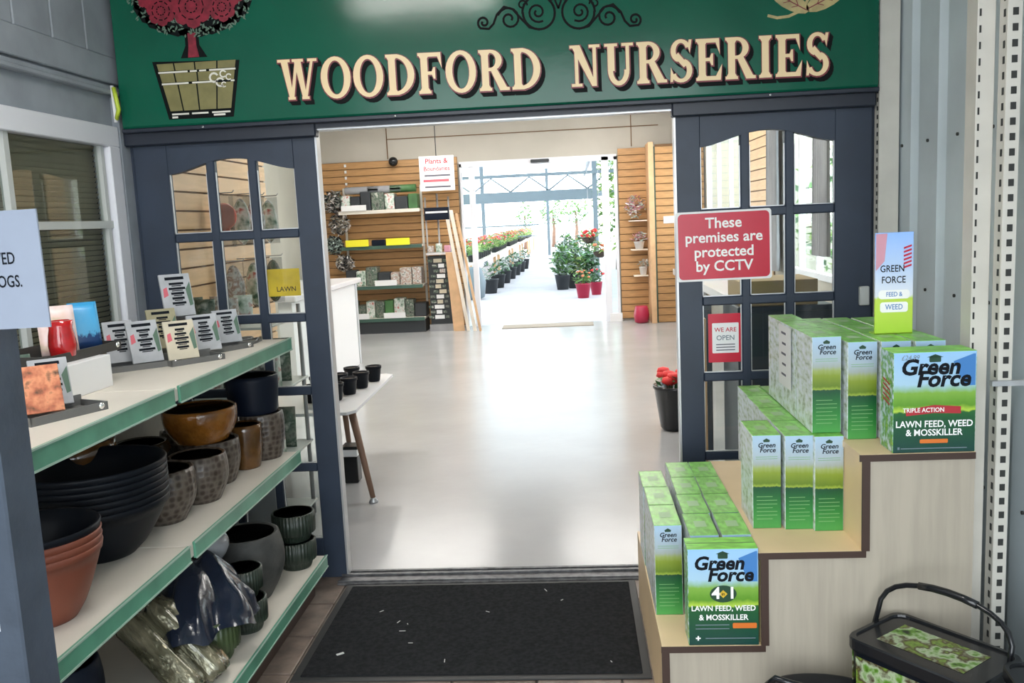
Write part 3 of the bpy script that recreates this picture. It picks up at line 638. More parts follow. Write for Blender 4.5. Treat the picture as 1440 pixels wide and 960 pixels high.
# ------------------------------------------------------------------ CCTV sign, sitting on the right door stile
cs = thing('cctv_sign', 'red notice reading These premises are protected by CCTV on the right door', 'sign', (1.717, -0.030, 1.430), rot=(0, -0.006, 0))
def rrect(w, h, r_, n=5):
    out = []
    for cx, cz, a0 in ((w/2-r_, h/2-r_, 0), (-w/2+r_, h/2-r_, 90), (-w/2+r_, -h/2+r_, 180), (w/2-r_, -h/2+r_, 270)):
        out += [(cx+r_*cos(R(a0+90*i/n)), cz+r_*sin(R(a0+90*i/n))) for i in range(n+1)]
    return out
b = B(); b.prism(rrect(0.395, 0.292, 0.012), 0.0, 0.006); obj('backing', b, M['paper'], cs)
b = B(); b.flat(rrect(0.378, 0.275, 0.018), -0.0008); obj('red_face', b, M['redsign'], cs)
for s_, z in (('These', 0.094), ('premises are', 0.035), ('protected', -0.026), ('by CCTV', -0.086)):
    lettering(cs, s_, 0.062, M['whiteprint'], 0.0, -0.0016, z, bold=0.018, sx=1.0)

# door stickers
st = thing('red_sticker', 'small red framed notice stuck inside the right door glass', 'notice', (1.722, -0.006, 1.035))
b = B(); b.box(-0.072, 0.072, -0.002, 0.0, -0.105, 0.105); obj('backing', b, M['redsign'], st)
b = B(); b.flat(rrect(0.112, 0.130, 0.004), -0.0026); obj('white_panel', b, M['paper'], st)
lettering(st, 'WE ARE', 0.026, M['redsign'], 0, -0.0034, 0.035, bold=0.01); lettering(st, 'OPEN', 0.030, M['steel_blue'], 0, -0.0034, 0.0, bold=0.01)
b = B()
for k in range(3): b.flat(rect(-0.04, -0.03-0.012*k, 0.04, -0.026-0.012*k), -0.0034)
obj('print_line', b, M['inkgrey'], st)
st = thing('gold_sticker', 'gold yellow label seen through the left door glass', 'notice', (-0.190, 0.006, 1.352))
b = B(); b.box(-0.073, 0.073, 0.0, 0.002, -0.060, 0.060); obj('backing', b, M['gold'], st)
lettering(st, 'LAWN', 0.030, M['ply_edge'], 0.01, -0.0008, -0.03, bold=0.01)

# ------------------------------------------------------------------ door mat
dm = thing('door_mat', 'charcoal ribbed entrance mat lying before the open doorway', 'mat', (0.665, -0.53, 0.0))
b = B(); b.box(-0.635, 0.635, -0.425, 0.405, 0.0, 0.006, bev=0.002); obj('rubber_border', b, M['mat_rubber'], dm)
b = B(); b.box(-0.605, 0.605, -0.395, 0.378, 0.004, 0.011, bev=0.003); obj('carpet', b, M['mat_pile'], dm)
b = B(); rr = random.Random(3)
for (x, y) in ((-0.42, 0.12), (-0.33, 0.02), (-0.29, 0.0), (-0.30, -0.06), (0.32, 0.20), (-0.25, -0.16), (0.02, 0.10), (0.5, -0.32), (0.25, 0.3), (-0.1, -0.3)):
    a = rr.uniform(0, pi); l = rr.uniform(0.004, 0.014); b.box(-l, l, -0.0015, 0.0015, 0.011, 0.0125, T=Matrix.Translation((x, y, 0)) @ Matrix.Rotation(a, 4, 'Z'))
b.box(-0.014, 0.014, -0.005, 0.005, 0.011, 0.014, T=Matrix.Translation((-0.50, -0.24, 0)) @ Matrix.Rotation(0.6, 4, 'Z'))
obj('lint', b, M['lint'], dm, kind='stuff')

# ------------------------------------------------------------------ notice post at left
np_ = thing('notice_post', 'blue grey painted wooden post at the left edge of the view', 'post', (0, 0, 0))
b = B(); b.box(-0.100, 0.010, -2.30, -2.20, 0.0, 1.46, bev=0.004); obj('post', b, M['navy'], np_)
bpy.data.materials['navy_paint']
pm = mat('blue_grey_post_paint', (0.055, 0.072, 0.10), 0.5, var=0.12, scale=12, bump=0.2, bscale=30); np_.children[0].data.materials[0] = pm
b = B()
for (x, z) in ((-0.030, 1.24), (-0.025, 1.02), (-0.035, 0.86)): b.box(x-0.003, x+0.003, -2.3012, -2.2998, z-0.010, z+0.02)
obj('paint_chip', b, M['white_frame'], np_)
ns = thing('dog_notice', 'laminated white notice ending WED and DOGS on the left post', 'sign', (-0.008, -2.304, 1.532), rot=(0, -0.01, 0))
b = B(); b.box(-0.149, 0.149, -0.004, 0.0, -0.105, 0.105); obj('sheet', b, M['laminate'], ns)
lettering(ns, 'ALLOWED', 0.030, M['ink'], 0.100, -0.0048, 0.020, bold=0.012, align='RIGHT', sx=0.68)
lettering(ns, 'DOGS.', 0.030, M['ink'], 0.108, -0.0048, -0.021, bold=0.012, align='RIGHT', sx=0.68)

# ------------------------------------------------------------------ shelving bays at left
def bay(y0, y1, label, top=1.13):
    t = thing('shelving_bay', label, 'shelving', (0, 0, 0))
    XB = -0.66
    specs = [(XB, -0.112, 1.13), (XB, -0.112, 0.645), (XB, -0.032, 0.18)]
    for i, (xb, xf, z) in enumerate(specs):
        b = B(); b.box(xb, xf, y0, y1, z-0.018, z, bev=0.002); s_ = obj('shelf', b, M['shelf'], t)
        b = B(); b.box(xf, xf+0.010, y0+0.022, y1-0.006, z-0.046, z+0.006, bev=0.002); obj('price_strip', b, M['green_strip'], s_)
        b = B(); b.box(xf+0.009, xf+0.0125, y0+0.022, y1-0.006, z+0.002, z+0.007); b.box(xf+0.009, xf+0.0125, y0+0.022, y1-0.006, z-0.047, z-0.042); obj('strip_lip', b, M['green_edge'], s_)
    b = B(); b.box(XB-0.01, XB, y0, y1, 0.0, 1.13); obj('back_panel', b, M['shelf_rear'], t)
    b = B(); b.box(XB, -0.09, y0, y1, 0.0, 0.16); obj('plinth', b, M['ply_edge'], t)
    for y in (y0, y1-0.02):
        for z in (1.13, 0.645):
            b = B(); b.prism([(XB, z-0.02), (-0.14, z-0.02), (-0.14, z-0.04), (XB, z-0.12)], y+0.004, y+0.012, plane='xz'); obj('bracket', b, M['shelf'], t)
    return t
bay(-2.42, -1.325, 'cream and green shelving bay nearest the camera, under the window')
bay(-1.318, -0.215, 'cream and green shelving bay beside the left door')
b = B()
for z, x in ((0.645, -0.112), (0.18, -0.032), (1.13, -0.112)): b.box(x-0.004, x+0.004, -1.345, -1.298, z-0.038, z+0.0, bev=0.002)
tag(obj('strip_joiner', b, M['steel_cream']), 'cream metal joiners between the two green price strips', 'bracket')

# ---- pots
def pot_profile(rt_, rb, h, wall=0.012, belly=0.0, lip=0.0, n=8):
    out = [(rb*0.96, 0.0), (rb, 0.006)]
    for i in range(1, n+1):
        u = i/n; out.append((rb+(rt_-rb)*u+belly*sin(pi*u), 0.006+(h-0.006)*u))
    if lip: out.append((rt_+lip, h)); out.append((rt_+lip, h+0.006))
    hh = out[-1][1]
    out += [(rt_-wall*0.5, hh+0.003), (rt_-wall, hh-0.002)]
    for i in range(n-1, 0, -1):
        u = i/n; out.append((max(0.01, rb+(rt_-rb)*u+belly*sin(pi*u)-wall), 0.006+(h-0.006)*u))
    out.append((rb*0.8, 0.02)); out.append((0.002, 0.02))
    return out
def bowl_stack(x, y, z, n, rt_, rb, h, step, m_out, m_in, lab, lab_top, cat, group, rimh, topmat=None):
    for k in range(n):
        last = (k == n-1)
        zz = z+k*step
        prof = [(rb*0.95, 0.0), (rb, 0.006)]
        for i in range(1, 7):
            u = i/6; prof.append((rb+(rt_-rb)*u**0.75*0.96, 0.006+(h-rimh-0.006)*u))
        prof += [(rt_, h-rimh), (rt_+0.002, h-rimh*0.5), (rt_+0.003, h-0.004), (rt_, h), (rt_-0.008, h-0.003)]
        for i in range(5, -1, -1):
            u = i/6; prof.append((rb+(rt_-rb)*u**0.75*0.96-0.010, max(0.012, (h-rimh)*u+0.008)))
        prof.append((0.002, 0.012))
        if k == 0: t = thing('planting_bowl', lab[k], cat, (x, y, zz), group=group)
        else: t = thing('planting_bowl', lab[k], cat, (x, y, zz), group=group)
        bb = B(); bb.lathe(prof, 48); obj('bowl', bb, topmat if (last and topmat) else m_out, t)
terr = ['terracotta plastic bowl at the bottom of the small stack', 'terracotta plastic bowl, second from the bottom of its stack', 'terracotta plastic bowl, third from the bottom of its stack', 'dark grey rimmed bowl on top of the terracotta stack']
bowl_stack(-0.275, -1.80, 0.645, 4, 0.150, 0.082, 0.185, 0.018, M['terracotta'], M['blackplastic'], terr, '', 'bowl', 'terracotta bowls nested by the left post', 0.02, M['blackplastic'])
ords = ['bottom', 'second', 'third', 'fourth', 'fifth', 'sixth', 'top']
blk = ['large black plastic bowl, %s one of the tall nested stack' % ('bottom' if k == 0 else 'top' if k == 6 else ords[k]+' lowest') for k in range(7)]
bowl_stack(-0.365, -1.355, 0.645, 7, 0.205, 0.105, 0.17, 0.0185, M['blackplastic'], M['blackplastic'], blk, '', 'bowl', 'black bowls nested on the middle shelf', 0.022)

def pot(name, label, x, y, z, prof, m, m_in=None, rib=0, ribn=0, n=40, group=None, rr_=None):
    t = thing(name, label, 'pot', (x, y, z), group=group)
    # outer wall and lining are separate pieces
    k = max(range(len(prof)), key=lambda i: prof[i][1])
    bb = B(); bb.lathe(prof[:k+2], n, rib=rib, ribn=ribn, ribrange=rr_); obj('body', bb, m, t)
    bb = B(); bb.lathe(prof[k+1:], n); obj('lining', bb, m_in or m, t)
    return t
H = M['hammered']; GI = M['glaze_in']
pot('hammered_pot', 'hammered grey brown pot just right of the black bowl stack', -0.305, -1.065, 0.645, pot_profile(0.105, 0.072, 0.175, belly=0.022), H, GI)
pot('hammered_pot', 'hammered grey brown pot, second along the middle shelf front', -0.272, -0.85, 0.645, pot_profile(0.098, 0.072, 0.165, belly=0.018), H, GI)
pot('hammered_pot', 'hammered grey pot under the wide amber bowl', -0.315, -0.63, 0.645, pot_profile(0.105, 0.085, 0.165, belly=0.012), H, GI)
pot('amber_bowl', 'wide glossy amber bowl stacked on a hammered pot', -0.335, -0.65, 0.813, pot_profile(0.135, 0.098, 0.125, belly=0.014), M['amber'], GI)
pot('amber_pot', 'slim amber brown glazed pot between the hammered pots', -0.255, -0.435, 0.645, pot_profile(0.068, 0.055, 0.175, belly=0.006), M['amber_dark'], GI)
pot('hammered_pot', 'hammered dark grey pot under the plain black pot', -0.235, -0.285, 0.645, pot_profile(0.088, 0.072, 0.19, belly=0.010), H, GI)
pot('black_pot', 'plain matt black pot on top of the end hammered pot', -0.262, -0.29, 0.838, pot_profile(0.107, 0.096, 0.155, belly=0.002), M['navy_plastic'])
pot('dark_glazed_pot', 'small glossy black green pot behind the hammered pots', -0.50, -0.80, 0.645, pot_profile(0.095, 0.07, 0.20, belly=0.03), M['darkglaze'])
pot('brown_glazed_pot', 'glossy brown pot behind the black bowl stack', -0.545, -1.12, 0.645, pot_profile(0.115, 0.09, 0.29, belly=0.02), M['amber_dark'])
pot('hammered_pot', 'hammered grey pot in the back row of the middle shelf', -0.50, -0.42, 0.645, pot_profile(0.10, 0.08, 0.16, belly=0.015), H, GI)
# bottom shelf
pot('concrete_pot', 'big round charcoal concrete pot on the bottom shelf', -0.215, -0.62, 0.18, pot_profile(0.125, 0.085, 0.255, belly=0.035, wall=0.016), M['concrete'], M['blackplastic'], n=48)
RG, RD = M['ribgreen'], M['ribdark']
def ribbed(lab, x, y, z, r_, h, m, g=None):
    pr_ = [(r_*0.7, 0), (r_*0.74, 0.01), (r_*0.78, h*0.22), (r_*0.98, h*0.30), (r_, h*0.6), (r_*0.99, h), (r_*0.90, h), (r_*0.86, h-0.01), (r_*0.8, h*0.3), (0.002, h*0.25)]
    return pot('ribbed_pot', lab, x, y, z, pr_, m, M['blackplastic'], rib=r_*0.02, ribn=36, n=144, rr_=(1, 5))
ribbed('dark ribbed pot, lower of two at the shelf end', -0.122, -0.325, 0.18, 0.084, 0.118, RD)
ribbed('dark ribbed pot, upper of two at the shelf end', -0.122, -0.325, 0.298, 0.088, 0.118, RD)
ribbed('small green ribbed pot, lower one beside the concrete pot', -0.125, -0.90, 0.18, 0.075, 0.115, RD)
ribbed('small green ribbed pot, upper one beside the concrete pot', -0.135, -0.88, 0.295, 0.070, 0.105, RD)
ribbed('wider green ribbed pot under the navy bag', -0.175, -1.115, 0.18, 0.104, 0.15, RG)
# polythene bag over the ribbed pot
def blob(bld, sx, sy, sz, seed, amp=0.12, nu=36, nv=18, mi=0, T=None, foldk=5):
    rr = random.Random(seed); ph = [rr.uniform(0, 6.28) for _ in range(8)]
    vs = []; fs = []
    for j in range(nv+1):
        v = pi*j/nv
        for i in range(nu):
            u = 2*pi*i/nu
            w = 1+amp*(sin(foldk*u+ph[0]+3*v)*0.5+sin(3*u+ph[1])*0.5+0.6*sin(9*u+4*v+ph[2])*0.4+0.5*sin(5*v+ph[3]))*sin(v)
            vs.append((sx*w*sin(v)*cos(u), sy*w*sin(v)*sin(u), sz*cos(v)*(1+amp*0.4*sin(4*u+ph[4]))))
    for j in range(nv):
        for i in range(nu):
            k = (i+1) % nu; fs.append((j*nu+i, (j+1)*nu+i, (j+1)*nu+k, j*nu+k))
    return bld.add(vs, fs, mi, True, T)
def drape_bag(seed=5):
    rr = random.Random(seed); b = B(); nu, nv = 72, 26; vs = []; fs = []
    for j in range(nv+1):
        t = j/nv
        for i in range(nu):
            u = 2*pi*i/nu
            fold = 0.10*sin(5*u+1.0+1.6*t)+0.07*sin(9*u+2+2.5*t)+0.045*sin(14*u-4*t)
            rad = (0.03+0.135*t**0.75)*(1+fold*min(1, 1.6*t))
            z = 0.175*(1-t)**0.9*(1+0.10*sin(3*u))+0.012*sin(7*u+5*t)*t - (0.035*max(0, sin(2*u+0.6)) if t > 0.9 else 0)
            vs.append((rad*cos(u)*1.10-0.045*(1-t), rad*sin(u)*1.45+0.075*(1-t), z))
    for j in range(nv):
        for i in range(nu): k = (i+1) % nu; fs.append((j*nu+i, (j+1)*nu+i, (j+1)*nu+k, j*nu+k))
    fs.append(tuple(range(nu))); b.add(vs, fs, 0, True); return b
o = obj('polythene_bag', drape_bag(), M['bagblue'], loc=(-0.21, -1.07, 0.315)); tag(o, 'crumpled navy polythene bag slumped over the ribbed pots', 'bag')
b = B(); blob(b, 0.085, 0.085, 0.07, 12, 0.05); o = obj('clear_bag', b, M['clearbag'], loc=(-0.27, -0.86, 0.475)); tag(o, 'grey clear plastic bundle above the navy bag', 'bag')
def leaning(name, label, p0, p1, r_, m, seed, cat):
    d = Vector(p1)-Vector(p0); q = d.to_track_quat('Z', 'Y').to_matrix().to_4x4()
    bb = B(); n = 16; nu = 26; rr = random.Random(seed); vs = []; fs = []
    crease = [rr.uniform(-1, 1) for _ in range(nu)]
    for j in range(n+1):
        t = j/n; rad = r_*(0.55+0.45*min(1, 7*(1-t)+0.1)) * (1.0 if t > 0.04 else 0.8)
        for i in range(nu):
            a = 2*pi*i/nu; w = 1+0.10*crease[i]+0.10*sin(4*a+2*t+seed)+0.028*rr.uniform(-1, 1)
            vs.append((rad*w*cos(a), rad*w*0.7*sin(a), d.length*t+0.004*rr.uniform(-1, 1)))
    for j in range(n):
        for i in range(nu): k = (i+1) % nu; fs.append((j*nu+i, j*nu+k, (j+1)*nu+k, (j+1)*nu+i))
    fs.append(tuple(range(nu))[::-1]); fs.append(tuple(n*nu+i for i in range(nu)))
    bb.add(vs, fs, 0, True)
    o = obj(name, bb, m); o.matrix_world = Matrix.Translation(p0) @ q
    return tag(o, label, cat)
leaning('wrapped_bundle', 'olive bundle in shiny cellophane leaning on the bottom shelf, right one', (-0.075, -1.265, 0.205), (-0.290, -1.225, 0.43), 0.050, M['cello'], 3, 'package')
leaning('wrapped_bundle', 'olive bundle in shiny cellophane leaning on the bottom shelf, left one', (-0.115, -1.365, 0.205), (-0.36, -1.29, 0.42), 0.055, M['cello'], 8, 'package')
pot('navy_pot', 'dark navy pot left of the cellophane bundles', -0.40, -1.56, 0.18, pot_profile(0.095, 0.07, 0.22, belly=0.02), M['navy_plastic'])
pot('navy_pot', 'low dark navy pot at the very front of the bottom shelf', -0.22, -1.70, 0.18, pot_profile(0.09, 0.07, 0.12, belly=0.015), M['navy_plastic'])
pot('terracotta_pot', 'rust brown pot in the dark on the bottom shelf', -0.50, -1.80, 0.18, pot_profile(0.14, 0.10, 0.26, belly=0.02), M['terracotta'])

# ---- cards, trays on the top shelf
def card(label, x, y, z, rz, tilt, w, h, m, style='list', group=None, roll=0):
    t = thing('plant_label_card', label, 'card', (x, y, z), rot=(0, 0, 0), group=group)
    t.rotation_euler = (Matrix.Rotation(rz, 3, 'Z') @ Matrix.Rotation(-tilt, 3, 'X') @ Matrix.Rotation(roll, 3, 'Y')).to_euler()
    b = B(); b.box(-w/2, w/2, 0, 0.010, 0, h, bev=0.001); obj('card', b, m, t)
    if style == 'list':
        rr = random.Random(int(x*1000+y*77)); b = B()
        b.flat(rect(-w*0.32, h*0.86, w*0.30, h*0.93), -0.0006)
        for k in range(5):
            zz = h*(0.74-k*0.115); l = rr.uniform(0.16, 0.30); b.flat(rect(-w*l*0.8, zz, w*l, zz+h*0.055), -0.0006); b.flat(rect(-w*l*0.5, zz-h*0.035, w*l*0.7, zz-h*0.012), -0.0006)
        obj('printed_text', b, M['ink'], t)
        b = B(); b.flat([(-w*0.44, h*0.45), (-w*0.28, h*0.50), (-w*0.30, h*0.70), (-w*0.42, h*0.66)], -0.0006); obj('printed_flower', b, M['pink'], t)
        b = B(); b.flat([(w*0.36, h*0.22), (w*0.47, h*0.25), (w*0.47, h*0.80), (w*0.30, h*0.62)], -0.0006); obj('printed_leaf', b, M['leafgreen'], t)
    return t
cz = 1.15; TH = R(55); TL = R(24)
card('grey plant label card standing alone on the raised block by the door', -0.415, -0.55, 1.275, R(42), R(16), 0.115, 0.165, M['cardgrey'])
card('grey card with a pink flower, frontmost in the left tray', -0.395, -0.88, cz, R(44), R(20), 0.105, 0.15, M['cardgrey'])
card('narrow grey card half hidden behind the front left card', -0.495, -0.86, cz, R(40), R(20), 0.10, 0.15, M['cardgrey'])
card('olive card behind the front left card', -0.43, -0.66, cz+0.02, R(40), R(20), 0.105, 0.15, M['cardolive'])
card('cream card at the front of the middle tray', -0.290, -0.83, cz, R(40), R(20), 0.105, 0.14, M['cardcream'])
card('grey card right of the cream card', -0.290, -0.63, cz, R(40), R(20), 0.11, 0.14, M['cardgrey'])
card('grey card with a pink edge, last towards the door', -0.285, -0.42, cz, R(40), R(20), 0.10, 0.135, M['cardgrey'])
def tray(label, x, y, z, rz, w, d, h, m):
    t = thing('card_tray', label, 'tray', (x, y, z), rz)
    b = B(); b.box(-w/2, w/2, -d/2, d/2, 0, 0.006); b.box(-w/2, w/2, -d/2, -d/2+0.004, 0.006, h); b.box(-w/2, w/2, d/2-0.004, d/2, 0.006, h*1.6)
    b.box(-w/2, -w/2+0.004, -d/2, d/2, 0.006, h); b.box(w/2-0.004, w/2, -d/2, d/2, 0.006, h); obj('body', b, m, t)
    b = B(); b.lathe([(0.009, 0), (0.009, 0.003), (0.004, 0.006)], 12, T=Matrix.Translation((w/2-0.02, -d/2, h*0.6)) @ Matrix.Rotation(pi/2, 4, 'X')); obj('price_stud', b, M['chrome'], t)
tray('grey plastic tray under the front left cards', -0.43, -0.865, 1.13, R(40), 0.24, 0.12, 0.02, M['tray'])
tray('grey plastic tray under the cream card', -0.29, -0.775, 1.13, R(50), 0.20, 0.11, 0.02, M['tray'])
tray('grey plastic tray under the cards by the door', -0.29, -0.50, 1.13, R(60), 0.22, 0.11, 0.02, M['tray'])
b = B(); b.box(-0.075, 0.075, -0.075, 0.075, 0, 0.138, bev=0.003); o = obj('riser_block', b, M['tray_dark'], loc=(-0.445, -0.505, 1.13), rot=(0, 0, R(40))); tag(o, 'dark block raising the tallest label card', 'stand')
b = B(); b.tube([(0.05*cos(a), 0.07*sin(a), 0.012+0.004*sin(3*a)) for a in [2*pi*i/18 for i in range(19)]], 0.004, 6); b.tube([(0.03*cos(a), 0.045*sin(a), 0.02) for a in [2*pi*i/14 for i in range(15)]], 0.004, 6); b.box(-0.05, 0.05, -0.06, 0.06, 0, 0.008)
o = obj('empty_card_holder', b, M['tray'], loc=(-0.265, -0.315, 1.13)); tag(o, 'empty grey wire card holder at the shelf end', 'tray')
# near group
b = B(); b.box(-0.085, 0.085, -0.12, 0.12, 0, 0.098, bev=0.002); o = obj('white_block', b, M['paper'], loc=(-0.44, -1.33, 1.13), rot=(0, 0, R(-3))); tag(o, 'white cardboard block under the dark tray by the window', 'box')
tray('dark tray on the white block', -0.455, -1.27, 1.229, R(84), 0.34, 0.14, 0.028, M['tray_dark'])
def packet(name, label, x, y, z, rz, tilt, w, h, d, m, cat='packet', parts=None, film=False):
    t = thing(name, label, cat, (x, y, z)); t.rotation_euler = (Matrix.Rotation(rz, 3, 'Z') @ Matrix.Rotation(-tilt, 3, 'X')).to_euler()
    b = B(); n = 6; vs = []; fs = []
    for i in range(n+1):
        for j in range(n+1):
            u, v = i/n, j/n; bul = d/2*(sin(pi*u)*sin(pi*v))**0.5 if 0 < u < 1 and 0 < v < 1 else 0.0012
            vs.append((w*(u-0.5), -bul, h*v))
    k = len(vs); vs += [(x_, -y_, z_) for x_, y_, z_ in vs]
    for i in range(n):
        for j in range(n):
            a = i*(n+1)+j; fs.append((a, a+n+1, a+n+2, a+1)); fs.append((k+a, k+a+1, k+a+n+2, k+a+n+1))
    for i in range(n):
        a, c = i*(n+1), (i+1)*(n+1); fs.append((a, k+a, k+c, c)); fs.append((a+n, c+n, k+c+n, k+a+n))
        fs.append((i, i+1, k+i+1, k+i)); e = n*(n+1)+i; fs.append((e, k+e, k+e+1, e+1))
    b.add(vs, fs, 0, True); obj('pouch', b, m, t)
    if parts: parts(t)
    return t
packet('seed_packet', 'pale pink flowered packet in the dark tray', -0.475, -1.265, 1.239, R(40), R(14), 0.105, 0.15, 0.02, M['petalpack'])
packet('seed_packet', 'bright blue packet in the dark tray beside the window', -0.455, -1.145, 1.239, R(40), R(16), 0.085, 0.150, 0.02, M['bluepack'])
b = B(); b.lathe([(0.024, 0), (0.035, 0.008), (0.039, 0.04), (0.036, 0.07), (0.032, 0.09), (0.035, 0.112), (0.028, 0.113), (0.025, 0.09), (0.002, 0.088)], 24); o = obj('red_candle', b, M['redfilm'], loc=(-0.425, -1.335, 1.2365)); tag(o, 'ruby red glass candle pot in front of the pink packet', 'candle')
card('printed card with a terracotta bowl photograph, lower left of the top shelf', -0.275, -1.70, 1.15, R(40), R(22), 0.10, 0.125, M['food'], style=None)
card('grey label card right of the bowl photograph card', -0.30, -1.61, 1.15, R(40), R(22), 0.095, 0.13, M['cardgrey'])
tray('grey tray holding the bowl photograph card', -0.265, -1.66, 1.13, R(66), 0.22, 0.11, 0.022, M['tray'])
card('dark card leaning behind the bowl photograph card', -0.50, -1.46, 1.15, R(40), R(20), 0.10, 0.12, M['stockA'], style=None)
b = B(); b.box(-0.05, 0.05, -0.04, 0.04, 0, 0.02); b.box(-0.05, 0.05, 0.03, 0.04, 0.02, 0.10); b.box(-0.045, 0.045, -0.02, -0.01, 0.02, 0.085); o = obj('wire_rack', b, M['cardcream'], loc=(-0.53, -1.62, 1.13), rot=(0, 0, R(40))); tag(o, 'small cream rack behind the notice post', 'rack')

# ------------------------------------------------------------------ stepped stand with packs
SX = [1.305, 1.600, 1.890, 2.205]; SZ = [0.288, 0.576, 0.864]; YF, YB = -1.29, -0.30
ss = thing('stepped_stand', 'pale wooden three step display stand with dark brown edging', 'stand', (0, 0, 0))
b = B(); b.prism([(SX[0], 0.0), (SX[3], 0.0), (SX[3], SZ[2]-0.02), (SX[2]+0.012, SZ[2]-0.02), (SX[2]+0.012, SZ[1]-0.02), (SX[1]+0.012, SZ[1]-0.02), (SX[1]+0.012, SZ[0]-0.02), (SX[0], SZ[0]-0.02)], YF+0.004, YF+0.018)
obj('front_panel', b, M['ply'], ss)
b = B(); b.box(SX[0], SX[0]+0.016, YF+0.018, YB, 0.0, SZ[0]-0.02); obj('side_panel', b, M['ply_tread'], ss)
b = B(); b.box(SX[3]-0.016, SX[3], YF+0.018, YB, 0.0, SZ[2]-0.02); obj('side_panel', b, M['ply'], ss)
b = B(); b.box(SX[0]+0.016, SX[3]-0.016, YB-0.016, YB, 0.0, SZ[0]-0.02); obj('back_panel', b, M['ply'], ss)
for i in range(3):
    b = B(); b.box(SX[i]-(0.0 if i == 0 else 0.006), SX[i+1]+0.012 if i < 2 else SX[3], YF+0.002, YB, SZ[i]-0.02, SZ[i]); obj('tread', b, M['ply_tread'], ss)
    b = B(); b.box(SX[i]-(0.002 if i == 0 else 0.008), SX[i+1]+0.012 if i < 2 else SX[3], YF-0.001, YF+0.0035, SZ[i]-0.0205, SZ[i]-0.001); obj('edging', b, M['ply_edge'], ss)
    if i < 2:
        b = B(); b.box(SX[i+1], SX[i+1]+0.014, YF+0.002, YB, SZ[i], SZ[i+1]-0.02); obj('riser', b, M['ply_tread'], ss)
        b = B(); b.box(SX[i+1]-0.001, SX[i+1]+0.022, YF-0.001, YF+0.0035, SZ[i]-0.001, SZ[i+1]-0.0205); obj('edging', b, M['ply_edge'], ss)
b = B(); b.box(SX[0]-0.001, SX[0]+0.022, YF-0.001, YF+0.0035, 0.0, SZ[0]-0.0205); obj('edging', b, M['ply_edge'], ss)

NW, NDP, NH = 0.088, 0.203, 0.302
def narrow_pack(label, x, y, z, group):
    t = thing('lawn_feed_box', label, 'box', (x, y, z), group=group)
    b = B(); b.box(0, NW, 0, NDP, 0, NH, bev=0.0015); obj('carton', b, M['pack'], t)
    b = B(); b.flat([(NW*0.40, NH*0.925), (NW*0.60, NH*0.925), (NW*0.62, NH*0.945), (NW*0.5, NH*0.965), (NW*0.38, NH*0.945)], -0.0006); obj('printed_emblem', b, M['darkgreenprint'], t)
    lettering(t, 'Green\n Force', 0.021, M['ink'], NW*0.5, -0.0008, NH*0.865, bold=0.02, shear=0.2, line=0.75, name='printed_title')
    b = B()
    for k in range(7): b.flat(rect(NW*0.14, NH*(0.10+0.04*k), NW*(0.86 if k % 3 else 0.7), NH*(0.106+0.04*k)), -0.0006)
    for k in range(2): b.flat(rect(NW*0.12, NH*(0.745+0.022*k), NW*0.88, NH*(0.75+0.022*k)), -0.0006)
    obj('printed_text', b, mat_small, t)
    b = B()
    b.add([(NW*0.30, NDP*0.35, NH+0.0006), (NW*0.72, NDP*0.35, NH+0.0006), (NW*0.72, NDP*0.62, NH+0.0006), (NW*0.30, NDP*0.62, NH+0.0006)], [(0, 1, 2, 3)])
    obj('printed_lid_mark', b, M['pale_mark'], t)
    b = B(); b.add([(0.004, NDP-0.007, NH+0.0005), (NW-0.004, NDP-0.007, NH+0.0005), (NW-0.004, NDP-0.003, NH+0.0005), (0.004, NDP-0.003, NH+0.0005)], [(0, 1, 2, 3)]); obj('lid_fold', b, M['darkgreenprint'], t)
    return t
mat_small = mat('small_print', srgb(120, 170, 110), 0.5)
M['pale_mark'] = mat('pale_lid_mark', srgb(165, 200, 150), 0.5)
proto = None
def place_pack(label, x, y, z, group, rz=0.0):
    global proto
    if proto is None:
        proto = narrow_pack(label, x, y, z, group); proto.rotation_euler = (0, 0, rz); return proto
    return copy_thing(proto, (x, y, z), rz, label, group)
ROWN = ['frontmost', 'second', 'third', 'fourth']
g1 = 'narrow lawn feed boxes on the lowest step'; g2 = 'narrow lawn feed boxes on the middle step'; g3 = 'narrow lawn feed boxes on the top step'
rr = random.Random(11)
def column(xs, ys, z, nrow, colname, step, g, dx=0.0):
    for r_ in range(nrow):
        n_ = 'frontmost' if r_ == 0 else ('rearmost' if r_ == nrow-1 else ROWN[r_])
        if nrow == 1: n_ = 'single box'
        place_pack('narrow lawn feed box, %s in the %s column, %s step' % (n_, colname, step) if nrow > 1 else 'narrow lawn feed box alone at the left of the %s step' % step,
                   xs+dx*r_+rr.uniform(-0.002, 0.002), ys+(NDP+0.003)*r_, z+0.0005, g, rr.uniform(-0.012, 0.012))
column(1.308, -1.075, SZ[0], 3, 'left', 'lowest', g1, -0.001)
column(1.411, -1.170, SZ[0], 4, 'middle', 'lowest', g1, 0.004)
column(1.507, -1.170, SZ[0], 4, 'right', 'lowest', g1, 0.001)
column(1.618, -1.085, SZ[1], 1, 'left', 'middle', g2)
column(1.716, -1.10, SZ[1], 4, 'middle', 'middle', g2, 0.002)
column(1.800, -1.12, SZ[1], 4, 'right', 'middle', g2, -0.001)
column(1.802, -1.085, SZ[1]+NH+0.001, 3, 'left', 'top', g3, 0.0)
column(1.898, -1.115, SZ[2], 3, 'second', 'top', g3, 0.0)
column(1.993, -1.125, SZ[2], 3, 'third', 'top', g3, 0.0)
column(2.088, -1.14, SZ[2], 3, 'right', 'top', g3, 0.0)
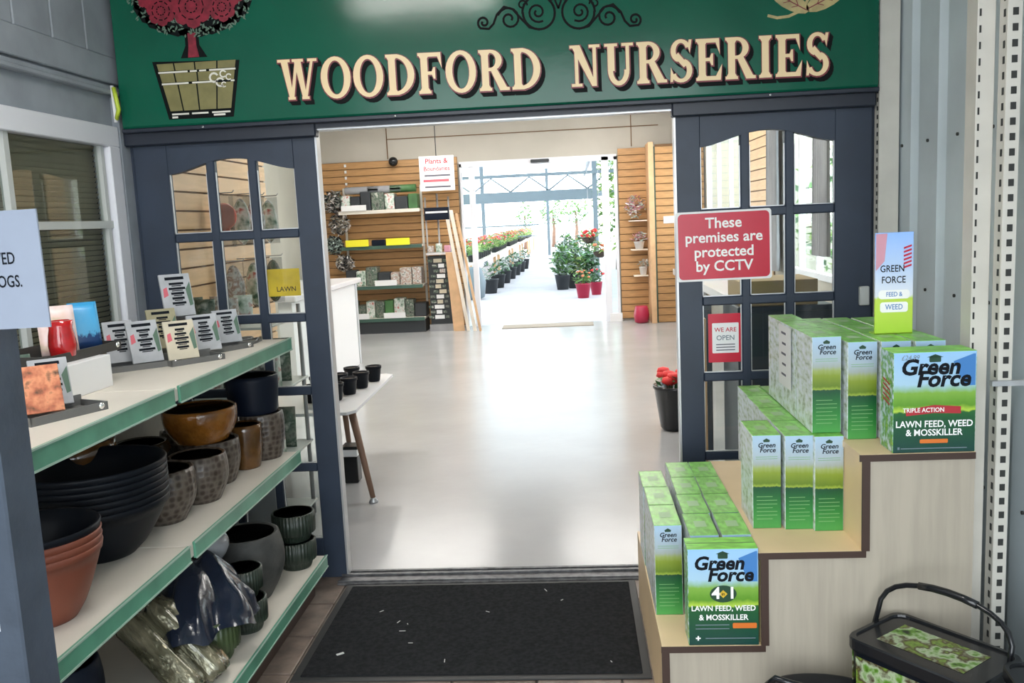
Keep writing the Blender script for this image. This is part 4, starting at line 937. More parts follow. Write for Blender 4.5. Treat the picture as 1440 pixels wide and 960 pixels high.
# white paper notice on the flank of the left column
b = B(); b.box(-0.001, 0.0, -0.085, 0.085, -0.21, 0.0); nt_ = obj('paper_slip', b, M['paper'], loc=(1.797, -0.755, SZ[1]+NH*2-0.005)); tag(nt_, 'white paper slip hanging on the left flank of the top boxes', 'notice')
b = B()
for k in range(5): b.add([(-0.0016, -0.02, -0.03-0.036*k), (-0.0016, 0.045-0.01*(k % 2), -0.03-0.036*k), (-0.0016, 0.045-0.01*(k % 2), -0.022-0.036*k), (-0.0016, -0.02, -0.022-0.036*k)], [(0, 1, 2, 3)])
obj('handwriting', b, M['inkgrey'], nt_)

def broad_pack(label, x, y, z, w, h, d, kind):
    t = thing('broad_lawn_feed_box', label, 'box', (x, y, z), rz=-0.01)
    b = B(); b.box(0, w, 0, d, 0, h, bev=0.0015); obj('carton', b, M['pack4'], t)
    e = -0.0008
    b = B(); b.flat([(w*0.72, h*0.90), (w*0.96, h*0.97), (w*0.985, h*0.97), (w*0.985, h*0.66), (w*0.86, h*0.66), (w*0.80, h*0.76)], -0.0005); obj('printed_sky', b, M['blueprint'], t)
    b = B(); b.flat(rrect(w*0.14, h*0.055, 0.003), e, T=Matrix.Translation((w*0.5, 0, h*0.925))); b.flat([(w*0.40, h*0.945), (w*0.60, h*0.945), (w*0.5, h*0.975)], e); obj('printed_emblem', b, M['darkgreenprint'], t)
    lettering(t, 'Green', 0.058*w/0.21, M['ink'], w*0.44, e, h*0.845, bold=0.034, shear=0.2, name='printed_title')
    lettering(t, 'Force', 0.058*w/0.21, M['ink'], w*0.60, e, h*0.725, bold=0.034, shear=0.2, name='printed_title')
    if kind == 4:
        b = B(); b.flat([(w*0.5+w*0.19*cos(a), h*0.535+h*0.088*sin(a)) for a in [2*pi*i/24 for i in range(24)]], e); obj('printed_badge', b, M['darkgreenprint'], t)
        lettering(t, '4', 0.050, M['whiteprint'], w*0.40, e-0.0006, h*0.54, bold=0.03, name='printed_numeral'); lettering(t, '1', 0.050, M['whiteprint'], w*0.625, e-0.0006, h*0.54, bold=0.03, name='printed_numeral')
        b = B(); b.flat([(w*0.5+w*0.06*cos(a), h*0.535+w*0.06*sin(a)) for a in (0, pi/2, pi, 3*pi/2)], e-0.0006); obj('printed_diamond', b, M['gold'], t)
        lettering(t, 'in', 0.014, M['ink'], w*0.5, e-0.0012, h*0.535, bold=0.02, name='printed_word')
        lettering(t, 'LAWN FEED, WEED', 0.0235, M['whiteprint'], w*0.5, e-0.0004, h*0.385, bold=0.02, sx=0.92, name='printed_caption')
        lettering(t, '& MOSSKILLER', 0.0245, M['whiteprint'], w*0.5, e-0.0004, h*0.29, bold=0.02, sx=0.92, name='printed_caption')
        b = B(); b.flat(rrect(w*0.34, h*0.055, 0.003), e, T=Matrix.Translation((w*0.80, 0, h*0.205))); obj('printed_flash', b, M['orange'], t)
        b = B()
        for k in range(2): b.flat(rect(w*0.1, h*(0.17+0.04*k), w*0.58, h*(0.178+0.04*k)), e)
        b.flat(rect(w*0.24, h*0.07, w*0.95, h*0.078), e); obj('printed_text', b, M['steel_blue'], t)
        b = B(); b.flat(rect(w*0.10, h*0.068, w*0.17, h*0.082), e); b.flat(rect(w*0.125, h*0.05, w*0.145, h*0.10), e-0.0001); obj('printed_cross', b, M['whiteprint'], t)
        b = B(); b.add([(0.003, d*0.45, h+0.0006), (w-0.003, d*0.45, h+0.0006), (w-0.003, d*0.52, h+0.0006), (0.003, d*0.52, h+0.0006)], [(0, 1, 2, 3)]); obj('lid_seam', b, M['leaf1'], t)
    else:
        lettering(t, '£24.99', 0.020, M['steel_blue'], w*0.20, e-0.0003, h*0.945, shear=0.2, sx=0.9, name='handwritten_price')
        b = B(); b.flat([(w*0.15, h*0.435), (w*0.5, h*0.475), (w*0.82, h*0.455), (w*0.82, h*0.385), (w*0.5, h*0.395), (w*0.16, h*0.37)], e); obj('printed_flash', b, M['redband'], t)
        lettering(t, 'TRIPLE ACTION', 0.018, M['whiteprint'], w*0.37, e-0.0005, h*0.425, bold=0.015, sx=0.9, name='printed_word')
        lettering(t, 'LAWN FEED, WEED', 0.0265, M['whiteprint'], w*0.5, e-0.0003, h*0.285, bold=0.02, sx=0.92, name='printed_caption')
        lettering(t, '& MOSSKILLER', 0.0265, M['whiteprint'], w*0.5, e-0.0003, h*0.20, bold=0.02, sx=0.92, name='printed_caption')
        b = B(); b.flat(rrect(w*0.34, h*0.04, 0.003), e, T=Matrix.Translation((w*0.5, 0, h*0.115))); obj('printed_label', b, M['orange'], t)
        b = B(); b.flat(rect(w*0.10, h*0.04, w*0.9, h*0.048), e); b.flat(rect(w*0.06, h*0.035, w*0.085, h*0.06), e); obj('printed_text', b, M['steel_blue'], t)
        b = B()
        for k in range(5): b.add([(-0.0008, d*0.25, h*(0.46+0.05*k)), (-0.0008, d*0.80, h*(0.50+0.05*k)), (-0.0008, d*0.80, h*(0.52+0.05*k)), (-0.0008, d*0.25, h*(0.48+0.05*k))], [(0, 1, 2, 3)])
        obj('printed_stripe', b, M['redsign'], t)
    return t
broad_pack('broad green and blue box marked 4 in 1 on the lowest step', 1.386, -1.285, SZ[0]+0.0005, 0.207, 0.302, 0.095, 4)
broad_pack('broad lawn feed box with a red triple action flash on the top step', 1.975, -1.285, SZ[2]+0.0005, 0.228, 0.292, 0.105, 3)
# upright price card standing on the boxes
ct = thing('display_card', 'upright colourful printed card standing on the top boxes', 'sign', (2.08, -0.98, SZ[2]+NH+0.001), rz=0.0)
b = B(); b.box(-0.058, 0.058, -0.004, 0.004, 0, 0.318, bev=0.001); b.box(-0.058, 0.058, -0.004, 0.05, 0.0, 0.003); obj('card', b, M['leaflet'], ct)
lettering(ct, 'GREEN', 0.030, M['ink'], -0.006, -0.005, 0.205, bold=0.01, sx=0.8); lettering(ct, 'FORCE', 0.030, M['ink'], -0.002, -0.005, 0.170, bold=0.01, sx=0.8)
b = B(); b.flat(rrect(0.095, 0.028, 0.010), -0.005, T=Matrix.Translation((0.0, 0, 0.125))); b.flat(rrect(0.085, 0.032, 0.008), -0.005, T=Matrix.Translation((0.0, 0, 0.085))); obj('white_flash', b, M['whiteprint'], ct)
lettering(ct, 'FEED &', 0.020, M['blueprint'], 0, -0.0056, 0.125, bold=0.01, sx=0.8); lettering(ct, 'WEED', 0.024, M['blueprint'], 0, -0.0056, 0.085, bold=0.01, sx=0.8)
b = B()
for k in range(6): b.flat([(0.028, 0.205+0.012*k), (0.052, 0.213+0.012*k), (0.052, 0.219+0.012*k), (0.028, 0.211+0.012*k)], -0.005)
obj('red_stripe', b, M['redsign'], ct)
b = B(); b.flat([(-0.056, 0.20), (-0.030, 0.23), (-0.022, 0.315), (-0.056, 0.315)], -0.0046); obj('pink_corner', b, M['flower_pink'], ct)

# ------------------------------------------------------------------ black tubs by the stand
def tub(label, x, y, z0, rz, w, d, h, handle=True, hz=0.13):
    t = thing('feed_tub', label, 'tub', (x, y, z0), rz=rz)
    def rr_(w_, d_, r_=0.035, n=5):
        out = []
        for cx, cy, a0 in ((w_/2-r_, d_/2-r_, 0), (-w_/2+r_, d_/2-r_, 90), (-w_/2+r_, -d_/2+r_, 180), (w_/2-r_, -d_/2+r_, 270)):
            out += [(cx+r_*cos(R(a0+90*i/n)), cy+r_*sin(R(a0+90*i/n))) for i in range(n+1)]
        return out
    def loft(bb, secs, mi=0):
        n = len(secs[0][0]); vs = []; fs = []
        for poly, zz in secs: vs += [(p[0], p[1], zz) for p in poly]
        for k in range(len(secs)-1):
            for i in range(n): j = (i+1) % n; fs.append((k*n+i, k*n+j, (k+1)*n+j, (k+1)*n+i))
        fs.append(tuple(range(n))[::-1]); fs.append(tuple((len(secs)-1)*n+i for i in range(n)))
        bb.add(vs, fs, mi)
    b = B(); loft(b, [(rr_(w*0.86, d*0.86), 0), (rr_(w*0.95, d*0.95), h-0.03)]); obj('bucket', b, M['blackplastic'], t)
    b = B(); loft(b, [(rr_(w*0.99, d*0.99), h-0.035), (rr_(w, d), h-0.03), (rr_(w, d), h-0.005), (rr_(w*0.985, d*0.98), h), (rr_(w*0.93, d*0.90), h), (rr_(w*0.92, d*0.89), h-0.006)]); obj('lid', b, M['blackgloss'], t)
    b = B(); n = 12; px, py = w*0.33, d*0.27
    b.add([(-px, -py, h-0.0052), (px, -py, h-0.0052), (px, py, h-0.0052), (-px, py, h-0.0052)], [(0, 1, 2, 3)]); obj('lid_print', b, M['tubprint'], t)
    b = B(); b.prism([(-w*0.38, 0.02), (w*0.38, 0.02), (w*0.41, h-0.05), (-w*0.41, h-0.05)], -d*0.473, -d*0.478, plane='xz'); obj('front_print', b, M['tubprint'], t); lettering(t, 'GOLD', 0.07, M['cream'], 0.03, -d*0.4795, h*0.62, bold=0.02, name='printed_word')
    b = B(); b.prism([(-d*0.36, 0.02), (d*0.36, 0.02), (d*0.39, h-0.05), (-d*0.39, h-0.05)], -w*0.476, -w*0.481, plane='yz'); obj('side_print', b, M['tubprint'], t)
    if handle:
        b = B(); pts = []
        for i in range(15):
            a = pi*i/14; s_ = sin(a)**0.45 if 0 < i < 14 else 0
            pts.append((-w*0.51*cos(a), 0.02+0.05*s_, h-0.02+hz*s_))
        b.tube(pts, 0.0075, 8); b.tube(pts[5:10], 0.011, 8); obj('handle', b, M['blackgloss'], t)
    return t
tub('black feed tub with a printed lid and raised handle, right foreground', 2.005, -1.515, 0.0, R(-52), 0.37, 0.25, 0.395, hz=0.15)
tub('black feed tub lid at the bottom right corner', 2.235, -1.80, 0.0, R(-8), 0.30, 0.20, 0.44, handle=False)
hb = thing('dark_basket', 'low black tub with a looped handle in front of the stepped stand', 'tub', (1.72, -1.47, 0.0), rz=R(-4))
b = B(); b.lathe([(0.09, 0), (0.115, 0.01), (0.13, 0.235), (0.138, 0.24), (0.138, 0.255), (0.12, 0.258), (0.002, 0.250)], 32, sy=0.55); obj('bucket', b, M['blackplastic'], hb)
b = B(); b.tube([(-0.130, -0.02, 0.235), (-0.145, -0.03, 0.275), (-0.125, -0.04, 0.300), (-0.08, -0.05, 0.290), (0.0, -0.05, 0.268), (0.13, -0.03, 0.245)], 0.009, 8); obj('handle', b, M['blackgloss'], hb)

# ================================================================== SHOP INTERIOR
def slat_panel(name, label, x0, x1, y, z0, z1, pitch, axis='x', m='slat', flip=1, back=0.012):
    """slatwall: backing panel with one object per slat"""
    t = thing(name, label, 'wall panel', (0, 0, 0)); n = int((z1-z0)/pitch+0.5)
    b = B()
    if axis == 'x': b.box(x0, x1, y, y+back, z0, z1)
    else: b.box(y-back*flip if flip > 0 else y, y if flip > 0 else y+back, x0, x1, z0, z1)
    obj('backing', b, M['slat_dark'], t)
    bb = B(); g = pitch*0.09
    if axis == 'x': bb.box(0, x1-x0, -0.012, 0.001, g, pitch-g*0.2, bev=0.002)
    else: bb.box(-0.001*flip, 0.012*flip, 0, x1-x0, g, pitch-g*0.2) if flip > 0 else bb.box(-0.012, 0.001, 0, x1-x0, g, pitch-g*0.2)
    me = bb.mesh('slat', M[m])
    for k in range(n):
        loc = (x0, y, z0+k*pitch) if axis == 'x' else (y, x0, z0+k*pitch)
        link('slat', me, t, loc=loc)
    return t
slat_panel('slatwall', 'wide oak slatwall on the back wall left of the exit', -2.9, -0.56, 9.47, 0.03, 2.53, 0.104)
slat_panel('slatwall', 'narrow oak slatwall right of the exit', 1.80, 2.26, 9.47, 0.03, 2.48, 0.104)
slat_panel('slatwall', 'oak slatwall section at the far right behind the door edge', 2.30, 2.98, 9.06, 0.0, 2.53, 0.104)
slat_panel('slatwall', 'pale maple slatwall on the side wall behind the left door', 0.12, 2.08, -0.958, 0.6, 2.4, 0.100, axis='y', m='slat_pale')
slat_panel('slatwall', 'small slatwall between the two right windows', 4.75, 6.15, 2.985, 0.6, 2.5, 0.104, axis='y', m='slat_pale', flip=-1)
b = B(); b.box(2.20, 2.275, 9.0, 9.47, 0.0, 2.56, bev=0.004); b.box(2.275, 2.30, 9.05, 9.12, 0.0, 2.5, mi=1)
tag(obj('corner_post', b, [M['board'], M['dkgreenmetal']]), 'pale timber corner post with a green edge beside the exit', 'post')

# exit opening frame, header, sensor, mat
b = B(); b.box(-0.53, -0.50, 9.44, 9.52, 0, 2.42); b.box(-0.40, -0.32, 9.46, 9.54, 0, 2.42); b.box(1.56, 1.66, 9.44, 9.54, 0, 2.42); b.box(1.74, 1.78, 9.44, 9.52, 0, 2.42); b.box(-0.53, 1.78, 9.44, 9.54, 2.37, 2.45)
struct('door_3', b, M['white_frame'])
b = B(); b.box(-0.50, -0.40, 9.49, 9.495, 0, 2.37); b.box(1.66, 1.74, 9.49, 9.495, 0.1, 2.37); obj('pane', b, M['glass'], bpy.data.objects['door_3'])
b = B(); b.box(1.62, 1.80, 9.40, 9.52, 0, 0.12); struct('baseboard_back', b, M['counter'])
b = B(); b.box(0.53, 0.80, 9.38, 9.44, 2.385, 2.43, bev=0.008); tag(obj('door_sensor', b, M['darkmisc']), 'dark motion sensor over the exit', 'sensor')
b = B(); b.box(0.02, 1.36, 9.02, 9.43, 0.0, 0.010, bev=0.002); tag(obj('exit_mat', b, mat('beige_mat', (0.36, 0.31, 0.25), 0.9)), 'flat beige mat lying inside the exit', 'mat')
# windows in the right wall of the shop
def side_window(name, y0, y1, z0, z1, nm):
    b = B(); f = 0.05
    b.box(2.99, 3.06, y0, y1, z1-f, z1); b.box(2.99, 3.06, y0, y1, z0, z0+f); b.box(2.99, 3.06, y0, y0+f, z0, z1); b.box(2.99, 3.06, y1-f, y1, z0, z1)
    w = struct(name, b, M['white_frame'])
    for k in range(1, nm):
        yy = y0+(y1-y0)*k/nm; bb = B(); bb.box(3.0, 3.05, yy-0.02, yy+0.02, z0, z1); obj('mullion', bb, M['white_frame'], w)
    for k in range(nm):
        a = y0+(y1-y0)*k/nm+0.02; c = y0+(y1-y0)*(k+1)/nm-0.02; bb = B(); bb.box(3.02, 3.025, a, c, z0+f, z1-f); obj('pane', bb, M['glass'], w)
side_window('window_2', 6.3, 8.9, 1.35, 2.5, 3)
side_window('window_3', 2.8, 4.4, 1.0, 2.45, 3)
def drape(label, y0, y1, z0, z1, x, group=None):
    b = B(); n = 24; vs = []; fs = []
    for i in range(n+1):
        y = y0+(y1-y0)*i/n; dx = 0.025*sin(i*1.5)
        vs += [(x+dx, y, z0), (x+dx*0.6, y, z1), (x+dx+0.006, y, z0), (x+dx*0.6+0.006, y, z1)]
    for i in range(n): a = 4*i; fs += [(a, a+4, a+5, a+1), (a+2, a+3, a+7, a+6)]
    b.add(vs, fs, 0, True); tag(obj('curtain', b, M['curtain']), label, 'curtain', group)
drape('grey curtain hanging between the right windows', 4.38, 4.72, 1.0, 2.5, 2.93)
drape('grey curtain at the near side of the closer right window', 2.80, 3.12, 1.2, 2.45, 2.93)
b = B(); b.box(2.98, 2.995, 6.5, 7.6, 0.95, 1.33); tag(obj('pink_poster', b, blotch_mat('pink_poster_print', [srgb(230, 130, 220), srgb(240, 170, 235), srgb(235, 225, 235)], 4)), 'pink and white poster under the far right window', 'poster')
# cabinets and cardboard box behind the right door
def cabinet(label, x0, x1, y0, y1, h):
    t = thing('cabinet', label, 'cabinet', (0, 0, 0)); b = B(); b.box(x0, x1, y0+0.015, y1, 0, h, bev=0.004); obj('body', b, M['cabinet'], t)
    b = B(); b.box(x0+0.01, x1-0.01, y0, y0+0.015, 0.03, h-0.03, bev=0.003); d = obj('door', b, M['cabinet'], t)
    b = B(); b.box(x1-0.10, x1-0.085, y0-0.02, y0-0.008, h*0.55, h*0.68, bev=0.002); obj('handle', b, M['alu'], d)
cabinet('tall dark blue grey cabinet behind the right door', 1.98, 2.50, 1.10, 1.60, 1.04)
b = B(); b.box(2.0, 2.42, 1.14, 1.54, 1.041, 1.18, bev=0.003); tag(obj('cardboard_box', b, M['cardboard']), 'brown cardboard box on the dark cabinet', 'box')
cabinet('low dark cabinet seen through the bottom panes of the right door', 1.84, 1.96, 1.9, 2.3, 0.98)
b = B(); b.box(1.72, 1.79, 1.0, 1.06, 0.0, 1.0, bev=0.002); tag(obj('timber_batten', b, M['board']), 'upright timber batten behind the left panes of the right door', 'batten')
slb = B(); slb.box(2.5, 2.98, 3.0, 8.9, 0.7, 0.78); slb.box(2.55, 2.6, 3.05, 3.1, 0, 0.7); slb.box(2.55, 2.6, 8.8, 8.85, 0, 0.7); slb.box(2.9, 2.95, 3.05, 3.1, 0, 0.7); slb.box(2.9, 2.95, 8.8, 8.85, 0, 0.7)
tag(obj('window_bench', slb, M['counter_top']), 'long pale bench under the right windows', 'bench')

# foliage helper
def leaves(bld, cx, cy, cz_, rx, ry, rz_, n, size, seed, mi=0):
    rr = random.Random(seed)
    for _ in range(n):
        while True:
            p = Vector((rr.uniform(-1, 1), rr.uniform(-1, 1), rr.uniform(-1, 1)))
            if 0.15 < p.length < 1: break
        a, e = rr.uniform(0, 2*pi), rr.uniform(-0.8, 0.8); s_ = size*rr.uniform(0.6, 1.3)
        d = Vector((cos(a)*cos(e), sin(a)*cos(e), sin(e))); u = d.cross(Vector((rr.uniform(-1, 1), rr.uniform(-1, 1), 1))).normalized()
        c = Vector((cx+p.x*rx, cy+p.y*ry, cz_+p.z*rz_))
        m_ = mi if isinstance(mi, int) else rr.choice(mi)
        bld.add([c-d*s_, c+u*s_*0.38, c+d*s_, c-u*s_*0.38], [(0, 1, 2, 3)], m_)
def plant(name, label, x, y, z, pr_, ph, rx, rz_, mats, potm, n=90, size=0.05, group=None, cat='plant', flowers=None, fn=0):
    t = thing(name, label, cat, (x, y, z), group=group)
    b = B(); b.lathe([(pr_*0.72, 0), (pr_, ph), (pr_*1.06, ph), (pr_*1.06, ph+0.01), (pr_*0.9, ph+0.01), (pr_*0.88, ph-0.02), (0.002, ph-0.02)], 20); obj('pot', b, potm, t)
    b = B(); leaves(b, 0, 0, ph+rz_*0.85, rx, rx, rz_, n, size, int(abs(x*100)+abs(y*37)), list(range(len(mats)))); obj('foliage', b, mats, t)
    if flowers:
        b = B(); rr = random.Random(int(x*31+y))
        for _ in range(fn):
            a = rr.uniform(0, 2*pi); e = rr.uniform(0.1, 1.3); T = Matrix.Translation((rx*0.9*cos(a)*cos(e), rx*0.9*sin(a)*cos(e), ph+rz_*0.85+rz_*sin(e)))
            b.lathe([(0.001, -0.015), (0.03, 0), (0.022, 0.018), (0.001, 0.022)], 7, T=T)
        obj('flowers', b, flowers, t)
    return t
# planter on the right with red contents just inside the door
t = thing('black_planter', 'black planter with red flowers just inside the right door edge', 'planter', (1.80, 2.62, 0.0))
b = B(); b.lathe([(0.10, 0), (0.115, 0.02), (0.155, 0.30), (0.165, 0.31), (0.165, 0.33), (0.145, 0.33), (0.13, 0.25), (0.002, 0.25)], 32); obj('pot', b, M['blackgloss'], t)
b = B(); rr = random.Random(2)
for k in range(16): a = rr.uniform(0, 6.28); r_ = rr.uniform(0, 0.13); b.lathe([(0.001, -0.03), (0.05, 0), (0.04, 0.03), (0.001, 0.04)], 9, T=Matrix.Translation((r_*cos(a), r_*sin(a), 0.35+rr.uniform(0, 0.06))))
obj('flowers', b, M['flower_red'], t)
b = B(); leaves(b, 0, 0, 0.36, 0.15, 0.15, 0.06, 50, 0.035, 5); obj('foliage', b, M['leaf2'], t)

# low table with small black pots
lt = thing('low_table', 'low white topped table with a brown splayed leg inside the doorway', 'table', (0, 0, 0))
b = B(); b.prism([(-0.95, 0.98), (-0.215, 0.98), (-0.175, 1.04), (-0.195, 2.20), (-0.25, 2.24), (-0.95, 2.06)], 0.535, 0.552, plane='xy'); obj('table_top', b, M['tabletop'], lt)
for (xa, ya, xb, yb) in ((-0.235, 1.16, -0.115, 1.06), (-0.50, 1.96, -0.48, 2.0), (-0.90, 1.12, -0.92, 1.08), (-0.90, 1.96, -0.92, 2.0)):
    b = B(); b.tube([(xa, ya, 0.535), (xb, yb, 0.02)], [0.024, 0.015], 12); g = obj('leg', b, M['wood_leg'], lt)
    b = B(); b.lathe([(0.026, 0), (0.026, 0.01), (0.016, 0.022), (0.016, 0.03)], 14, T=Matrix.Translation((xb, yb, 0))); obj('foot', b, M['alu'], g)
potm = None
spots = [(-0.42, 1.18), (-0.37, 1.34), (-0.33, 1.52), (-0.30, 1.72), (-0.27, 1.95), (-0.50, 1.30), (-0.47, 1.48), (-0.43, 1.68), (-0.41, 1.92), (-0.55, 1.6)]
for i, (x, y) in enumerate(spots):
    if potm is None:
        potm = thing('small_black_pot', '', 'pot', (x, y, 0.552), group='small black pots on the low table')
        b = B(); b.lathe([(0.036, 0), (0.04, 0.01), (0.050, 0.085), (0.054, 0.088), (0.054, 0.105), (0.046, 0.105), (0.042, 0.06), (0.002, 0.06)], 16); obj('pot', b, M['blackplastic'], potm)
        b = B(); b.lathe([(0.043, 0.09), (0.03, 0.098), (0.002, 0.102)], 12); obj('compost', b, M['soil'], potm); o = potm
    else: o = copy_thing(potm, (x, y, 0.552))
    rown = 'front' if x > -0.405 and y < 1.96 and i < 5 else 'back'
    o['label'] = 'small black pot, %s along the %s row on the low white table' % (['first', 'second', 'third', 'fourth', 'last'][i % 5], 'aisle side' if i < 5 else 'wall side')
# bin
t = thing('waste_bin', 'small black bin with a white liner under the low table', 'bin', (-0.34, 1.50, 0.0))
b = B(); b.box(-0.045, 0.045, -0.05, 0.05, 0, 0.17, bev=0.006); obj('body', b, M['blackgloss'], t)
b = B(); b.box(-0.05, 0.05, -0.055, 0.055, 0.17, 0.215, bev=0.004); obj('liner', b, M['paper'], t)
b = B(); b.box(-0.054, 0.054, -0.06, 0.06, 0.215, 0.235, bev=0.004); obj('lid', b, M['blackgloss'], t)
# white counter
ctr = thing('sales_counter', 'white sales counter running along the left inside the shop', 'counter', (0, 0, 0))
b = B(); b.box(-2.15, -1.42, 3.9, 6.3, 0.0, 0.94); obj('body', b, M['counter'], ctr)
b = B(); b.box(-2.2, -1.37, 3.85, 6.36, 0.94, 0.995, bev=0.008); obj('worktop', b, M['counter_top'], ctr)
b = B(); b.box(-1.42, -1.412, 6.22, 6.3, 0.0, 0.94); obj('end_post', b, M['alu'], ctr)

# display rack with packets behind the left door
dr = thing('packet_rack', 'wire rack of clear packets behind the left door', 'rack', (0, 0, 0))
b = B()
for x, y in ((-0.92, 0.36), (-0.42, 0.36), (-0.92, 0.91), (-0.42, 0.91)): b.tube([(x, y, 0.0), (x, y, 1.18)], 0.012, 8)
obj('frame', b, M['wire'], dr)
for z in (0.08, 0.42, 0.78, 1.12):
    b = B(); b.box(-0.935, -0.40, 0.34, 0.93, z-0.012, z, bev=0.002); obj('shelf', b, M['upvc'], dr)
b = B(); b.box(-0.93, -0.41, 0.345, 0.35, 0.09, 0.40); obj('front_panel', b, M['curtain'], dr)
mats_ = ['stockA', 'stockB', 'stockC']; LW = ['grey', 'white', 'pale green']
rr = random.Random(21); SHN = {0.08: 'lowest', 0.42: 'second', 0.78: 'third', 1.12: 'topmost'}
for z in (0.42, 0.78, 1.12):
    for ci in range(4):
        for ri in range(3 if z < 1.1 else 2):
            if z > 1.1 and ci > 2: continue
            mi = (ci+ri+int(z*10)) % 3
            packet('stock_packet', '%s printed packet, %s across and %s deep on the %s rack shelf' % (LW[mi], ['first', 'second', 'third', 'fourth'][ci], ['first', 'second', 'third'][ri], SHN[z]), -0.86+0.125*ci, 0.43+0.16*ri+rr.uniform(-0.02, 0.02), z+0.001, rr.uniform(-0.2, 0.5), R(6), 0.095, rr.uniform(0.17, 0.27) if z < 1.1 else 0.14, 0.05, M[mats_[mi]])
# hanging packets on the pale slatwall
hk = [(1.05, 1.80, 'coral', 'coral red round pack hanging on the pale slatwall'), (1.32, 1.80, 'stockC', 'pale green pack hanging right of the coral red one'), (1.55, 1.80, 'stockB', 'white hanging pack, third on the slatwall hooks'), (1.80, 1.80, 'stockC', 'pale green hanging pack at the end of the hook row'), (1.12, 1.42, 'stockB', 'white hanging pack on the lower hook row, left'), (1.45, 1.42, 'stockC', 'pale green hanging pack on the lower hook row, middle'), (1.80, 1.42, 'stockA', 'grey hanging pack on the lower hook row, right')]
for i, (y, z, m_, lab) in enumerate(hk):
    t = thing('hanging_pack', lab, 'packet', (-0.945, y, z), rz=0.0)
    b = B(); b.tube([(0, 0, 0.0), (0.16, 0, 0.0), (0.17, 0, 0.012)], 0.003, 6); obj('hook', b, M['wire'], t)
    b = B()
    if m_ == 'coral': b.lathe([(0.001, -0.008), (0.070, -0.008), (0.075, 0), (0.070, 0.008), (0.001, 0.008)], 28, T=Matrix.Translation((0.10, 0, -0.13)) @ Matrix.Rotation(pi/2, 4, 'X')); b.box(0.07, 0.13, -0.007, 0.007, -0.24, -0.18)
    else: blob(b, 0.055, 0.03, 0.13, i, 0.12, 18, 10, T=Matrix.Translation((0.10, 0, -0.16)))
    obj('pack', b, M[m_], t)
    b = B(); b.box(0.035, 0.165, -0.010, -0.009, -0.30, -0.01); obj('film', b, M['film'], t)

# gondola of stock against the back wall
gd = thing('stock_gondola', 'green edged shelving unit against the back slatwall', 'shelving', (0, 0, 0))
for z in (0.22, 0.70, 1.28, 1.80):
    d_ = 9.0 if z < 1 else 9.12
    b = B(); b.box(-2.30, -1.10, d_, 9.44, z-0.03, z, bev=0.003); b.box(-2.30, -1.10, d_-0.008, d_, z-0.045, z+0.005, mi=1); obj('shelf', b, [M['shelf'], M['dkgreenmetal'] if z < 1.5 else M['shelf']], gd)
b = B(); b.box(-2.30, -1.10, 9.03, 9.44, 0.0, 0.19); obj('plinth', b, M['darkmisc'], gd)
for x in (-2.28, -1.12):
    b = B(); b.box(x-0.015, x+0.015, 9.42, 9.45, 0.0, 2.15); obj('upright', b, M['steel_cream'], gd)
rr = random.Random(31)
def stock(name, lab, x0, x1, y0, y1, z0, h, m, cat='package', group=None):
    b = B(); b.box(x0, x1, y0, y1, z0, z0+h, bev=0.012); tag(obj(name, b, m), lab, cat, group)
cols = ['stockA', 'stockC', 'darkmisc', 'stockB', 'leaf2']
nm = ['mottled grey', 'pale green', 'black', 'white', 'dark green']
for zi, z in enumerate((0.22, 0.70, 1.80)):
    x = -2.26; k = 0
    while x < -1.2:
        w = rr.uniform(0.13, 0.2); ci = rr.randrange(5); h = rr.uniform(0.18, 0.28)
        stock('stock_pack', '%s pack, %s from the left on the %s shelf of the far unit' % (nm[ci], ['first', 'second', 'third', 'fourth', 'fifth', 'sixth', 'seventh', 'eighth', 'ninth'][k], ['lowest', 'second', 'top'][zi]), x, x+w-0.01, 9.13, 9.38, z+0.001, h, M[cols[ci]], group=None)
        x += w; k += 1
for zi, (xs, z, m_) in enumerate((((-2.22, -1.88), 1.285, 'yellow'), ((-1.62, -1.27), 1.285, 'yellow'), ((-2.25, -1.92), 0.225, 'paper'), ((-1.70, -1.38), 0.225, 'paper'), ((-1.80, -1.48), 0.705, 'paper'), ((-2.25, -1.88), 1.805, 'paper'))):
    b = B(); b.box(xs[0], xs[1], 8.985 if z < 1 else 9.09, 8.995 if z < 1 else 9.10, z-0.0, z+(0.10 if m_ == 'yellow' else 0.08))
    tag(obj('shelf_ticket', b, M[m_]), ['yellow ticket at the left of the second shelf down', 'yellow ticket at the right of the second shelf down', 'white ticket at the left of the lowest far shelf', 'white ticket at the right of the lowest far shelf', 'white ticket on the third far shelf down', 'white ticket at the left of the top far shelf'][zi], 'ticket')
stock('stock_pack', 'dark blue pack between the two yellow tickets', -1.85, -1.65, 9.15, 9.35, 1.281, 0.09, M['navy_plastic'])
# row of green cylinder stock along top shelf: rolls
for k in range(3): 
    b = B(); b.lathe([(0.05, 0), (0.055, 0.01), (0.055, 0.5), (0.05, 0.51)], 14, T=Matrix.Translation((-2.2+0.33*k, 9.2, 2.10)) @ Matrix.Rotation(pi/2, 4, 'Y')); 
    b.v = [(max(-2.27, min(x, -1.15)), y, z) for x, y, z in b.v]
    tag(obj('roll', b, M['clearbag'] if k < 2 else M['leaf2']), ['clear wrapped roll lying at the left above the top far shelf', 'clear wrapped roll lying mid way above the top far shelf', 'dark green roll at the right above the top far shelf'][k], 'roll')

